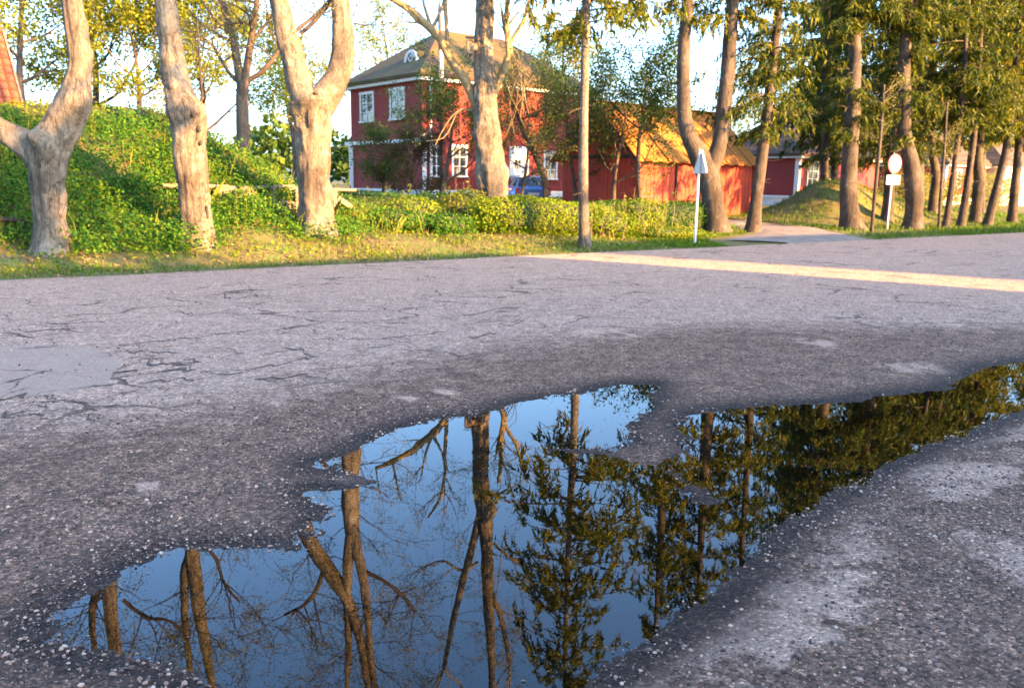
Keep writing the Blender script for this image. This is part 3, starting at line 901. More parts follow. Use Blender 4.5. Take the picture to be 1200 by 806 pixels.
def cards(mb, C, size, rg, aspect=0.55, flat=0.0, hang=0.0, mat=0, axis=None, facing=None, loose=0.5):
    """leaf-shaped faces at points C; flat pulls the faces level, hang makes them droop"""
    n = len(C)
    if n == 0: return
    a = rg.normal(size=(n, 3)) if axis is None else axis + rg.normal(size=(n, 3)) * 0.35
    a[:, 2] = a[:, 2] * (1 - flat) - hang
    a /= np.linalg.norm(a, axis=1)[:, None] + 1e-9
    b = rg.normal(size=(n, 3)); b[:, 2] *= (1 - flat)
    b -= a * (a * b).sum(1)[:, None]
    b /= np.linalg.norm(b, axis=1)[:, None] + 1e-9
    if facing is not None:
        f = facing + rg.normal(size=(n, 3)) * loose
        f /= np.linalg.norm(f, axis=1)[:, None] + 1e-9
        a -= f * (a * f).sum(1)[:, None]
        a /= np.linalg.norm(a, axis=1)[:, None] + 1e-9
        b = np.cross(f, a)
    s = (size * rg.uniform(0.6, 1.35, n))[:, None]
    w = s * aspect
    nrm = np.cross(a, b)
    V = np.stack([C - a * s * 0.5, C + b * w * 0.5 + nrm * s * 0.08, C + a * s * 0.5, C - b * w * 0.5 + nrm * s * 0.08], 1)
    i = np.arange(n * 4).reshape(n, 4)
    mb.add(V.reshape(-1, 3), i, mat)

def slivers(mb, C, size, rg, axis, aspect=0.2, mat=0):
    """needle sprays: slim pointed faces along axis"""
    n = len(C)
    a = axis + rg.normal(size=(n, 3)) * 0.45
    a /= np.linalg.norm(a, axis=1)[:, None] + 1e-9
    b = np.cross(a, rg.normal(size=(n, 3))); b /= np.linalg.norm(b, axis=1)[:, None] + 1e-9
    s = (size * rg.uniform(0.55, 1.4, n))[:, None]
    V = np.stack([C - a * s * 0.4 - b * s * aspect * 0.5, C - a * s * 0.4 + b * s * aspect * 0.5, C + a * s * 0.6], 1)
    mb.add(V.reshape(-1, 3), np.arange(n * 3).reshape(n, 3), mat)

def tip_leaves(mb, tips, per, spread, size, rg, **kw):
    if not tips: return
    pts = np.concatenate([t[len(t) // 3:] for t in tips])
    C = np.repeat(pts, per, 0)
    C = C + rg.normal(0, spread, C.shape)
    cards(mb, C, size, rg, **kw)

def new_tree(name, base, label, cat='tree', group=None):
    t = empty(name, tuple(base))
    tag(t, label, cat, group)
    return t

def grounded(px, py, Y):
    p = at(px, py, Y)
    p[2] = terrain_h(np.array([p[0]]), np.array([p[1]]))[0] - 0.05
    return p

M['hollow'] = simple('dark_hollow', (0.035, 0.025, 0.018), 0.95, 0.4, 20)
# ---- the four old pollarded trees along the verge
def pollard(label, Y, stems, knobs, limbs, seed, base_px, thick=1.0, bud=6, bud_size=0.05, twigL=1.7, ends=(), hook=None, hollows=()):
    rg = np.random.default_rng(seed)
    b = grounded(base_px[0], base_px[1], Y)
    t = new_tree('pollarded_tree', b, label, 'tree', 'old pollarded trees along the verge')
    tm = MB(); bm = MB(); tips = []
    kn = []
    for (px, py, amp, sg, dY) in knobs:
        kn.append((at(px, py, Y + dY), amp * 1.45, sg * 0.9))
    for k, st in enumerate(stems):
        P, R = pix_path(st, Y)
        R = R * thick
        if k == 0:
            P[0][2] = b[2] - 0.25
        Ps, Rs = smooth_path(P, R, 0.055 if k == 0 else 0.08)
        if k == 0:
            for q in range(26):
                i = int(rg.uniform(0.02, 0.55) * len(Ps)); a = rg.uniform(0, 6.28)
                kn.append((Ps[i] + np.array([math.cos(a), math.sin(a), 0]) * Rs[i], rg.uniform(-0.045, 0.075), rg.uniform(0.06, 0.19)))
        if k == 0:
            P0s, R0s = Ps, Rs
            hh = Ps[:, 2] - b[2]
            Rs = Rs * (1 + 0.40 * np.exp(-np.maximum(hh, 0) / 0.22))
        tube(tm, Ps, Rs, 60 if k == 0 else 26, 0, 0.14, seed + k, 3.4, 0.24, kn)
        # twigs from the upper part
        n = len(Ps)
        for q in range(int(11 if k else 8)):
            i = rg.integers(int(n * 0.45), n)
            if Ps[i][2] < 4.5 and rg.random() < 0.85: continue
            a = rg.uniform(0, 6.28)
            d = np.array([math.cos(a), math.sin(a), rg.uniform(0.1, 0.9)])
            grow(rg, bm, tips, Ps[i], d, rg.uniform(0.6, twigL), min(0.018, Rs[i] * 0.2), 0, 2, 0.06, 0.3, (2, 4), (0.5, 1.1), (0.45, 0.75), 0.005)
        # the stem ends in a spray of branches
        if st[-1][1] < -220:
            for q in range(4):
                a = rg.uniform(0, 6.28)
                d = unit(Ps[-1] - Ps[-4]) + np.array([math.cos(a), math.sin(a), 0.2]) * rg.uniform(0.3, 0.9)
                grow(rg, bm, tips, Ps[-1], d, rg.uniform(1.6, 2.8), Rs[-1] * rg.uniform(0.4, 0.6), 0, 3, 0.04, 0.25, (3, 4), (0.4, 0.9), (0.5, 0.75), 0.006)
    for (lp, nsub) in limbs:
        P, R = pix_path(lp, Y)
        Ps, Rs = smooth_path(P, R, 0.12)
        tube(bm, Ps, Rs, 9, 0, 0.10, seed + 9, 5.0)
        n = len(Ps)
        for q in range(nsub):
            i = rg.integers(int(n * 0.3), n)
            a = rg.uniform(0, 6.28)
            d = unit(Ps[min(i + 1, n - 1)] - Ps[i - 1]) * 0.7 + np.array([math.cos(a), math.sin(a), rg.uniform(-0.1, 0.8)]) * 0.8
            grow(rg, bm, tips, Ps[i], d, rg.uniform(0.7, 1.8), max(0.008, Rs[i] * 0.5), 0, 2, 0.05, 0.3, (2, 4), (0.4, 1.0), (0.45, 0.75), 0.005)
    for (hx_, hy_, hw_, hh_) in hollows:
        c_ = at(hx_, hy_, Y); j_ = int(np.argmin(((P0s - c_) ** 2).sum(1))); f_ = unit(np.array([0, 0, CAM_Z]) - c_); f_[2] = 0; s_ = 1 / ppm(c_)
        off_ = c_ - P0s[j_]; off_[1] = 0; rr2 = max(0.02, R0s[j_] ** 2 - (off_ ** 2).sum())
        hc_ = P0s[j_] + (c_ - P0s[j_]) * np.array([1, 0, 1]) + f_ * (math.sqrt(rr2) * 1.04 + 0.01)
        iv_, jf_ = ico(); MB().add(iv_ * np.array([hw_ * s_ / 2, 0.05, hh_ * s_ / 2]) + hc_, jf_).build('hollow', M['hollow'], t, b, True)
    if hook: hook(bm)
    tm.merge(bm, 1)
    tm.build('trunk', [M['bark'], M['twig_yellow'] if hook else M['bark_spruce']], t, b, True)
    lm = MB()
    tip_leaves(lm, tips, bud, 0.09, bud_size, rg, aspect=0.5, hang=0.3)
    if lm.n: lm.build('crown', M['leaf_bud'], t, b)
    return t

# thin pale shoots hanging about the limbs of the tall pollard
def shoots(mb, Y=24.0, seed=41, n=16):
    rg = np.random.default_rng(seed)
    for k in range(n):
        x0 = rg.uniform(588, 604); y0 = rg.uniform(45, 95)
        P, R = pix_path([(x0, y0, 1.2), (x0 + rg.uniform(-2, 18), y0 + rg.uniform(8, 24), 1.0), (x0 + rg.uniform(-10, 32), y0 + rg.uniform(30, 80), 0.7)], Y + rg.uniform(-0.15, 0.15))
        Ps, Rs = smooth_path(P, R, 0.15)
        Ps = Ps + 0.08 * np.stack([fbm(Ps * 2, 2, k), fbm(Ps * 2, 2, k + 7), fbm(Ps * 2, 2, k + 9)], -1)
        tube(mb, Ps, Rs, 3, 0, cap=False)
    for k in range(2):
        x0, y0 = 558 - k * 1.0, 128 + k * 3
        P, R = pix_path([(x0, y0, 1.8), (x0 - rg.uniform(12, 22), y0 + rg.uniform(-4, 10), 1.7), (x0 - rg.uniform(30, 45), y0 + rg.uniform(8, 30), 1.4), (x0 - rg.uniform(44, 58), y0 + rg.uniform(30, 60), 1.0)], Y)
        Ps, Rs = smooth_path(P, R, 0.15)
        tube(mb, Ps, Rs, 4, 0, cap=False)

pollard('leftmost thick pollard with a knobbly fork and stub limb cut at the frame edge', 15.3,
        [[(60, 300, 47), (58, 262, 43), (56, 225, 43), (54, 190, 47), (62, 165, 50), (75, 140, 48), (88, 112, 38), (92, 85, 32), (92, 60, 30), (86, 15, 28), (79, -30, 26), (71, -70, 24), (66, -120, 22), (62, -175, 20), (60, -240, 18), (62, -330, 14), (66, -430, 9)],
         [(56, 192, 40), (36, 172, 40), (16, 160, 34), (-4, 148, 28), (-28, 122, 25), (-42, 80, 20), (-48, 10, 18), (-50, -60, 14)],
         [(70, -75, 15), (60, -100, 14), (48, -128, 12), (36, -170, 11), (28, -260, 9), (26, -350, 6)]],
        [(50, 172, 0.13, 0.20, -0.35), (28, 158, 0.08, 0.14, -0.3), (90, 118, 0.10, 0.25, -0.2), (40, 160, 0.08, 0.16, -0.3), (66, 255, 0.05, 0.15, -0.35), (92, 128, 0.06, 0.14, 0)],
        [([(82, -140, 5), (110, -165, 5), (140, -170, 4), (165, -200, 3)], 7)], 11, (60, 296), 0.86, hollows=[(74, 126, 5, 10), (47, 190, 2.5, 16), (44, 240, 2, 40)])

pollard('slim second pollard with a hollow scarred bole leaning left above the log rail', 16.9,
        [[(232, 292, 37), (231, 265, 35), (228, 235, 35), (226, 205, 36), (222, 175, 37), (222, 150, 40), (217, 128, 42), (209, 105, 34), (203, 70, 29), (198, 35, 27), (194, 0, 25), (188, -40, 23), (184, -90, 21), (183, -140, 19), (184, -195, 17), (188, -280, 13), (192, -380, 8)],
         [(182, -85, 13), (172, -110, 13), (166, -150, 12), (162, -200, 10), (160, -280, 8), (156, -350, 5)]],
        [(236, 130, 0.10, 0.2, -0.2), (205, 130, 0.06, 0.18, -0.1), (228, 150, 0.08, 0.14, -0.4), (238, 160, 0.06, 0.12, -0.3), (246, 255, 0.06, 0.16, -0.2), (225, 205, 0.04, 0.15, -0.3)],
        [([(196, -60, 5), (215, -95, 5), (222, -130, 4), (240, -160, 3)], 6), ([(232, 170, 2.5), (236, 110, 2.5), (233, 60, 2), (231, 20, 1.6)], 2)], 12, (231, 288), 0.95, hollows=[(226, 136, 5, 8), (233, 152, 6, 10), (235, 168, 4, 7), (243, 250, 3.5, 22)])

pollard('thick twin-stemmed pollard forking wide above a smooth pale bole', 19.0,
        [[(372, 277, 48), (370, 245, 44), (369, 210, 43), (367, 175, 45), (366, 140, 50), (364, 120, 54)],
         [(362, 135, 40), (354, 105, 36), (345, 75, 32), (337, 45, 30), (330, 15, 29), (326, -10, 27), (329, -40, 25), (342, -85, 24), (364, -130, 22), (386, -172, 20), (402, -230, 17), (412, -310, 13), (420, -390, 8)],
         [(370, 135, 38), (384, 110, 36), (396, 90, 32), (402, 65, 30), (401, 35, 28), (399, 5, 27), (398, -35, 25), (398, -70, 24)],
         [(398, -60, 18), (393, -100, 17), (389, -150, 15), (388, -200, 13), (386, -260, 11), (380, -350, 7)],
         [(399, -60, 18), (405, -100, 17), (412, -150, 16), (415, -210, 13), (419, -280, 11), (430, -370, 7)]],
        [(362, 115, 0.10, 0.22, -0.3), (346, 100, 0.06, 0.2, 0), (353, 150, 0.06, 0.14, -0.3), (372, 112, 0.08, 0.14, -0.4), (356, 170, 0.05, 0.14, -0.4), (380, 265, 0.05, 0.2, -0.3)],
        [([(352, 40, 5), (366, 28, 5), (382, 8, 5), (392, -14, 4)], 2), ([(412, -130, 6), (440, -145, 5), (465, -170, 5), (480, -190, 4)], 8), ([(360, -125, 6), (345, -165, 6), (325, -190, 5), (300, -205, 4)], 8)], 13, (372, 273), 0.84, hollows=[(362, 140, 3, 26), (353, 210, 2.5, 40), (370, 112, 8, 4)])

pollard('tall straight pollard before the red house with two yellow forking limbs', 24.0,
        [[(579, 281, 38), (577, 255, 34), (576, 225, 34), (575, 200, 35), (572, 165, 32), (570, 135, 30), (568, 100, 26), (567, 60, 23), (568, 20, 22), (569, -20, 20), (573, -60, 22), (576, -90, 20), (579, -140, 17), (582, -190, 15), (585, -250, 13), (590, -330, 9), (592, -420, 6)],
         [(573, -60, 12), (566, -95, 11), (556, -140, 10), (546, -190, 9), (534, -250, 8), (522, -330, 6)],
         [(582, -185, 9), (590, -210, 8), (602, -245, 7), (616, -320, 5)]],
        [(590, 200, 0.07, 0.22, 0), (571, 130, 0.05, 0.2, -0.2), (582, -72, 0.12, 0.22, 0), (562, 172, 0.04, 0.15, -0.3)],
        [([(562, 128, 13), (553, 110, 12), (545, 95, 11), (532, 76, 10), (523, 62, 9), (517, 48, 9), (509, 38, 10), (497, 27, 9), (484, 14, 8), (466, 3, 7), (450, -6, 6), (432, -14, 5)], 5), ([(524, 62, 6), (524, 40, 5), (522, 10, 5), (522, -20, 4), (516, -55, 4), (500, -85, 3)], 6),
         ([(576, 118, 10), (583, 100, 9), (591, 80, 9), (597, 62, 8), (596, 45, 7), (593, 25, 6), (595, 0, 6), (592, -30, 5)], 5), ([(596, 55, 5), (603, 42, 5), (612, 28, 5), (618, 10, 4), (622, -10, 3)], 5), ([(567, -150, 4), (545, -165, 4), (520, -150, 3), (495, -160, 3)], 6), ([(588, -120, 4), (606, -140, 4), (625, -150, 3)], 5), ([(572, -35, 4), (588, -48, 4), (604, -40, 3)], 3)], 14, (578, 278), bud=5, hook=shoots)

# ---- spruces
def spruce_crown(mb_n, mb_w, P, R, z0, z1, Lmax, rg, nwh=40, per=6, gap=0.0, sz=0.22, shape=0.75, dens=1.0):
    """drooping branches with hanging sprays on the stem P (points, rising) between heights z0 and z1"""
    zs = P[:, 2]
    for w in range(nwh):
        f = (w + rg.uniform(0, 1)) / nwh
        z = z0 + (z1 - z0) * f
        c = np.array([np.interp(z, zs, P[:, 0]), np.interp(z, zs, P[:, 1]), z])
        env = (1 - f) ** shape * (0.55 + 0.45 * min(1, f / 0.12))
        for k in range(rg.integers(per - 2, per + 1)):
            if rg.random() < gap: continue
            L = max(0.25, Lmax * env * rg.uniform(0.55, 1.15))
            a = rg.uniform(0, 6.283)
            h = np.array([math.cos(a), math.sin(a), 0])
            s = np.linspace(0, 1, 7)
            dr = rg.uniform(0.15, 0.55)
            B = c + h * (L * s)[:, None] + np.array([0, 0, 1]) * ((0.10 * s - dr * s ** 1.6 + 0.22 * dr * s ** 4) * L)[:, None]
            tube(mb_w, B, np.linspace(max(0.008, 0.012 * L), 0.004, 7), 3, cap=False)
            S = max(6, int(L * 7.6 * dens))
            q = rg.uniform(0.12, 1.0, S)
            base = np.stack([np.interp(q, s, B[:, j]) for j in range(3)], -1)
            side = np.cross(h, (0, 0, 1.0))
            sl = np.where(rg.random(S) < 0.5, -1.0, 1.0)[:, None]
            ln = (0.22 + 0.30 * L * (1 - q * 0.75) * rg.uniform(0.5, 1.1, S) * 0.6)
            dirn = side * sl * rg.uniform(0.2, 1.0, (S, 1)) + h * rg.uniform(0.0, 0.7, (S, 1)) + np.array([0, 0, -1.0]) * rg.uniform(0.2, 1.3, (S, 1))
            dirn /= np.linalg.norm(dirn, axis=1)[:, None]
            Q = 9
            tq = (np.arange(Q) + 0.5) / Q
            pts = base[:, None] + dirn[:, None] * (ln[:, None] * tq)[..., None] + np.array([0, 0, -1.0]) * (0.35 * ln[:, None] * tq ** 2)[..., None]
            ax = dirn[:, None] + np.array([0, 0, -0.5]) * tq[None, :, None]
            pts = (pts + rg.normal(0, 0.03, pts.shape)).reshape(-1, 3)
            slivers(mb_n, pts, sz, rg, ax.reshape(-1, 3), 0.27)

def spruce(label, Y, path, top, crown_px, Lmax, seed, nwh=34, per=6, needles='needle', gap=0.1, bark='bark_spruce', extra=None, name='spruce_tree', group='tall spruces along the road', sz=0.22, flare=0.4, stubs=14, thick=0.88, dens=1.0, skirt=None):
    rg = np.random.default_rng(seed)
    b = grounded(path[0][0], path[0][1], Y)
    t = new_tree(name, b, label, 'tree', group)
    tm, wm, nm = MB(), MB(), MB()
    P, R = pix_path(path, Y)
    R = R * thick
    P[0][2] = b[2] - 0.2
    d = unit(P[-1] - P[-2])
    zt_ = b[2] + top
    if zt_ > P[-1][2] + 0.5:
        P = np.vstack([P, P[-1] + np.array([d[0] * 0.3, d[1] * 0.3, 1.0]) * (zt_ - P[-1][2])]); R = np.append(R, 0.02)
    Ps, Rs = smooth_path(P, R, 0.25)
    hh = Ps[:, 2] - b[2]
    Rs = Rs * (1 + flare * np.exp(-np.maximum(hh, 0) / 0.25))
    tube(tm, Ps, Rs, 14, 0, 0.07, seed, 3.0, 0.12)
    z0 = at(path[0][0], crown_px, Y)[2]
    spruce_crown(nm, wm, Ps, Rs, z0, zt_, Lmax, rg, nwh, per, gap, sz, dens=dens)
    if skirt:
        spruce_crown(nm, wm, Ps, Rs, at(path[0][0], skirt[0], Y)[2], z0 + 1.0, skirt[1], rg, 12, 6, 0.15, sz, 0.3)
    # dead stubs below the crown
    for k in range(stubs):
        z = rg.uniform(b[2] + 1.5, z0 + 1)
        c = np.array([np.interp(z, Ps[:, 2], Ps[:, 0]), np.interp(z, Ps[:, 2], Ps[:, 1]), z])
        a = rg.uniform(0, 6.28); L = rg.uniform(0.3, 1.3)
        e = c + np.array([math.cos(a) * L, math.sin(a) * L, rg.uniform(-0.35, 0.1) * L])
        m_ = (c + e) / 2 + rg.normal(0, 0.05, 3)
        tube(wm, np.array([c, m_, e]), np.array([0.015, 0.011, 0.005]), 3, cap=False)
    if extra:
        for pth in extra:
            P2, R2 = pix_path(pth, Y); R2 = R2 * thick
            dd = unit(P2[-1] - P2[-2])
            P2 = np.vstack([P2, P2[-1] + np.array([dd[0] * 0.3, dd[1] * 0.3, 1.0]) * max(1.0, zt_ - 1.0 - P2[-1][2])]); R2 = np.append(R2, 0.02)
            Q2, S2 = smooth_path(P2, R2, 0.2)
            tube(tm, Q2, S2, 14, 0, 0.09, seed + 3, 3.0, 0.12)
            spruce_crown(nm, wm, Q2, S2, z0, zt_ - 1.0, Lmax * 0.9, rg, int(nwh * 0.8), per, gap, sz)
    tm.merge(wm, 1)
    tm.build('trunk', [M[bark], M['bark_dark']], t, b, True)
    nm.build('crown', M[needles], t, b)
    return t

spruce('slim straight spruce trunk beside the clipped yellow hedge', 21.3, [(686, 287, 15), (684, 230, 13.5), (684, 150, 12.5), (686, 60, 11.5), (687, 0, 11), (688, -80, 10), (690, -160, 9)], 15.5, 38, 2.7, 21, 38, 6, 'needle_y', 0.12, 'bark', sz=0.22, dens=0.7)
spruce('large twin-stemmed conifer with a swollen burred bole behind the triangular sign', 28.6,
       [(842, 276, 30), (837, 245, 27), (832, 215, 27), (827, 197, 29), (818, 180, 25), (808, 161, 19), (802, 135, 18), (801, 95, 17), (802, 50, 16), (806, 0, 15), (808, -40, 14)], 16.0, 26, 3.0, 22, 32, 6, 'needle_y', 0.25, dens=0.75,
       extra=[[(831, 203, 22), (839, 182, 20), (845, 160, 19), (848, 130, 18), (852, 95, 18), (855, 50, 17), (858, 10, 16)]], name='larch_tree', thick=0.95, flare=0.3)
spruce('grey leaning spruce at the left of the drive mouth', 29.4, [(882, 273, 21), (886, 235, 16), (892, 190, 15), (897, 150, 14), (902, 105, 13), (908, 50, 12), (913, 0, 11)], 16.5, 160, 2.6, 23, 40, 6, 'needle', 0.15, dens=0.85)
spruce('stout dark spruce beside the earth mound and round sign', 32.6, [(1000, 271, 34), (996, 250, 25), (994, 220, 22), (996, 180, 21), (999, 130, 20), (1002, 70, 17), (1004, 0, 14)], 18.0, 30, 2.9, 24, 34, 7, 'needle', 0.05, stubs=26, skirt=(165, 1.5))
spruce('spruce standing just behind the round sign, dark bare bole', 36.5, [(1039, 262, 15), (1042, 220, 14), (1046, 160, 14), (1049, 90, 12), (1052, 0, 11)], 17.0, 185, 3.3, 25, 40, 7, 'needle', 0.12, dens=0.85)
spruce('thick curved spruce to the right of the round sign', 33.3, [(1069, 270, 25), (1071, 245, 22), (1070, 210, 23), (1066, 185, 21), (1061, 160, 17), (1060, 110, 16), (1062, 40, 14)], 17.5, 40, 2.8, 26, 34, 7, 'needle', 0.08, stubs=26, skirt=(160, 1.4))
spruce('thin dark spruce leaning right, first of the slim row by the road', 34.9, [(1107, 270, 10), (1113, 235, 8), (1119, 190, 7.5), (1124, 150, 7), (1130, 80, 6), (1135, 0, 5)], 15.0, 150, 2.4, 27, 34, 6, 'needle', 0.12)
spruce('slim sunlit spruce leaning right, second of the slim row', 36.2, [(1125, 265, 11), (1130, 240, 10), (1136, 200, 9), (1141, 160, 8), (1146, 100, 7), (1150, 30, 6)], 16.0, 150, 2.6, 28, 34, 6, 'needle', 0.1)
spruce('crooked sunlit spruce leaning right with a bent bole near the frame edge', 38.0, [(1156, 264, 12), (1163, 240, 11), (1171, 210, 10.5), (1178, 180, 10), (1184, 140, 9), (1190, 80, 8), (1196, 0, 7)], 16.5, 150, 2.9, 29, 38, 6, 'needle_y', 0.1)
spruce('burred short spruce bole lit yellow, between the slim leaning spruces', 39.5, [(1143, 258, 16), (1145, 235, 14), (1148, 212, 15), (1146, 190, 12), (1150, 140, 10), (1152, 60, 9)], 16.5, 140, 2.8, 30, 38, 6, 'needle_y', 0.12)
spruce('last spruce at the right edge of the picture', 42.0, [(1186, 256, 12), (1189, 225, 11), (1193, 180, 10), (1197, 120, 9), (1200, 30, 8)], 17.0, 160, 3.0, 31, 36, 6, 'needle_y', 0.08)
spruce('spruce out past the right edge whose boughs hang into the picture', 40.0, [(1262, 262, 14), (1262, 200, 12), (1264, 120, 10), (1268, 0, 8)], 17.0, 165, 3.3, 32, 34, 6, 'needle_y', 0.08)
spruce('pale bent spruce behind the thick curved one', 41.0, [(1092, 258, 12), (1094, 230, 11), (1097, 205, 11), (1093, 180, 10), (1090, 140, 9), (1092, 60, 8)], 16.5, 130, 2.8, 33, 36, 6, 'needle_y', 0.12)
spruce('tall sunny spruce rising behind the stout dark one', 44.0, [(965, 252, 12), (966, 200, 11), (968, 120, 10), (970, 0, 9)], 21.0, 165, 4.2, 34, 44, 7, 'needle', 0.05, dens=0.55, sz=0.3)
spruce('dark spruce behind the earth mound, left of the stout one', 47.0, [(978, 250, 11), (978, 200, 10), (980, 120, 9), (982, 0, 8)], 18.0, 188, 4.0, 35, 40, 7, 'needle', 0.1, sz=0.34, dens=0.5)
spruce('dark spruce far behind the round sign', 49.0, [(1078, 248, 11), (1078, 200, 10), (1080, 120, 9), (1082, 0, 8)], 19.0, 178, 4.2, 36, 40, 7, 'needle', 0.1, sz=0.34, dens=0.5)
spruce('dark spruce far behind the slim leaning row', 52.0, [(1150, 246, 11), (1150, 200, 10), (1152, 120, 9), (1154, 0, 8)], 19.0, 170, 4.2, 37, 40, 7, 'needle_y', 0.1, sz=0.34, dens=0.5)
# a bare pole-thin sapling stem
def sapling(label, Y, path, seed):
    b = grounded(path[0][0], path[0][1], Y)
    t = new_tree('sapling', b, label, 'tree', 'thin bare saplings among the spruces')
    P, R = pix_path(path, Y); P[0][2] = b[2] - 0.1
    Ps, Rs = smooth_path(P, R, 0.25)
    m1 = MB(); tube(m1, Ps, Rs, 8, 0, 0.06, seed)
    rg = np.random.default_rng(seed); m2 = MB(); tips = []; m3 = MB()
    for k in range(9):
        i = rg.integers(len(Ps) // 2, len(Ps)); a = rg.uniform(0, 6.28)
        grow(rg, m2, tips, Ps[i], (math.cos(a), math.sin(a), 0.6), rg.uniform(0.5, 1.1), 0.012, 0, 1)
    m1.merge(m2, 1); m1.build('trunk', [M['bark_spruce'], M['twig']], t, b, True); tip_leaves(m3, tips, 5, 0.1, 0.06, rg); m3.build('crown', M['leaf_bud'], t, b)
sapling('pole-thin straight sapling between the stout spruce and the round sign', 31.5, [(1022, 265, 4.5), (1026, 220, 4), (1031, 170, 3.6), (1036, 100, 3)], 61)
sapling('pole-thin sapling left of the slim leaning spruces', 34.0, [(1101, 262, 3.6), (1103, 220, 3.4), (1107, 170, 3), (1110, 120, 2.4)], 62)

# ---- leafy trees behind
def leafy(label, Y, base, trunk, rad, hgt, seed, leaf='leaf_pale', nlimb=7, lev=3, per=6, size=0.13, spread=0.22, name='leafy_tree', group='leafy trees in the background', bark='bark_dark', up=0.10, L=None, zfirst=0.35):
    rg = np.random.default_rng(seed)
    b = grounded(base[0], base[1], Y)
    t = new_tree(name, b, label, 'tree', group)
    tm, lm, tips = MB(), MB(), []
    r0 = trunk / 2
    nP = 10
    z = np.linspace(-0.2, hgt * 0.8, nP)
    lean = rg.normal(0, 0.04, 2)
    P = np.stack([b[0] + lean[0] * z + 0.15 * np.sin(z * 0.9 + seed), b[1] + lean[1] * z, b[2] + z], -1)
    R = r0 * np.linspace(1.15, 0.2, nP)
    Ps, Rs = smooth_path(P, R, 0.3)
    tube(tm, Ps, Rs, 9, 0, 0.08, seed)
    n = len(Ps)
    for k in range(nlimb):
        f = zfirst + (1 - zfirst) * (k + rg.random() * 0.6) / nlimb
        i = min(n - 1, int(f * (n - 1)))
        a = k * 2.4 + rg.uniform(-0.4, 0.4)
        ll = (L or rad) * (0.65 + 0.5 * math.sin(min(1.0, f * 1.05) * math.pi)) * rg.uniform(0.6, 0.9) * 0.75
        grow(rg, tm, tips, Ps[i], (math.cos(a), math.sin(a), rg.uniform(0.3, 0.9)), ll, max(0.02, Rs[i] * 0.55), 0, lev, up, 0.25, (3, 4), (0.4, 0.95), (0.5, 0.78), 0.006)
    tm.build('trunk', M[bark], t, b, True)
    if per:
        tip_leaves(lm, tips, per, spread, size, rg, aspect=0.7)
        lm.build('crown', M[leaf], t, b)
    return t

leafy('pale green spring tree at the far left beside the tiled roof', 36, (30, 140), 0.35, 3.6, 11, 71, nlimb=10, per=13, size=0.13)
leafy('pale green spring tree between the two leftmost pollards', 42, (118, 140), 0.4, 4.4, 12, 72, nlimb=10, per=13, size=0.14)
leafy('low pale green tree behind the bank, right of the second pollard', 38, (165, 140), 0.3, 4.0, 9, 73, nlimb=10, per=13, size=0.13)
leafy('bright pale tree on the bank between second and third pollards', 40, (235, 140), 0.3, 4.2, 10, 74, nlimb=10, per=12, size=0.13)
leafy('sparse pale tree left of the red house', 52, (345, 190), 0.35, 4.0, 10, 75, nlimb=8, per=6, size=0.16)
leafy('sparse tall tree between the third pollard and the red house', 58, (455, 200), 0.35, 4.0, 14, 76, nlimb=8, per=4, size=0.16)
leafy('light green tree rising behind the ridge of the red house', 66, (655, 215), 0.4, 4.5, 14, 77, nlimb=9, per=6, size=0.16)
leafy('rounded spring-green tree before the barn with a crooked trunk', 33.5, (752, 240), 0.22, 3.3, 7.6, 78, leaf='leaf_green', nlimb=11, per=6, size=0.10, spread=0.16, name='garden_tree', group='garden trees before the houses')
leafy('green garden tree at the barn corner beside the slim spruce trunk', 34.5, (722, 240), 0.2, 2.9, 5.8, 79, leaf='leaf_green', nlimb=8, per=4, size=0.09, spread=0.16, name='garden_tree', group='garden trees before the houses')
leafy('dark apple tree left of the tall straight pollard', 36.5, (522, 225), 0.25, 3.0, 5.6, 80, leaf='leaf_green', nlimb=10, per=7, size=0.09, spread=0.14, name='garden_tree', group='garden trees before the houses')
leafy('small reddish bush tree before the shaded house wall', 39, (480, 225), 0.14, 1.9, 3.4, 81, leaf='leaf_red', nlimb=9, per=8, size=0.08, spread=0.16, name='garden_tree', group='garden trees before the houses', zfirst=0.15)
leafy('small light green tree before the left end of the house', 40, (445, 225), 0.12, 1.8, 3.8, 82, leaf='leaf_green', nlimb=8, per=5, size=0.09, spread=0.16, name='garden_tree', group='garden trees before the houses', zfirst=0.2)
leafy('dark garden tree right of the white door', 37, (672, 232), 0.2, 2.7, 6.2, 83, leaf='leaf_green', nlimb=10, per=6, size=0.09, spread=0.15, name='garden_tree', group='garden trees before the houses')
leafy('young yellow-green tree before the house, right of the tall pollard', 34.0, (612, 232), 0.14, 2.2, 6.8, 87, leaf='leaf_bud', nlimb=10, per=4, size=0.08, spread=0.16, name='garden_tree', group='garden trees before the houses', zfirst=0.3)
leafy('leafy tree far behind the cottage at the drive end', 62, (905, 225), 0.4, 4.0, 11, 84, nlimb=8, per=6, size=0.16)
leafy('russet bare tree among the spruces behind the earth mound', 42, (1000, 240), 0.2, 2.5, 6.0, 85, leaf='leaf_bud', nlimb=9, per=4, size=0.1, name='garden_tree', group='garden trees before the houses')
leafy('sunlit tree far behind the right-hand houses', 75, (1100, 225), 0.4, 4.5, 11, 86, nlimb=8, per=5, size=0.2)

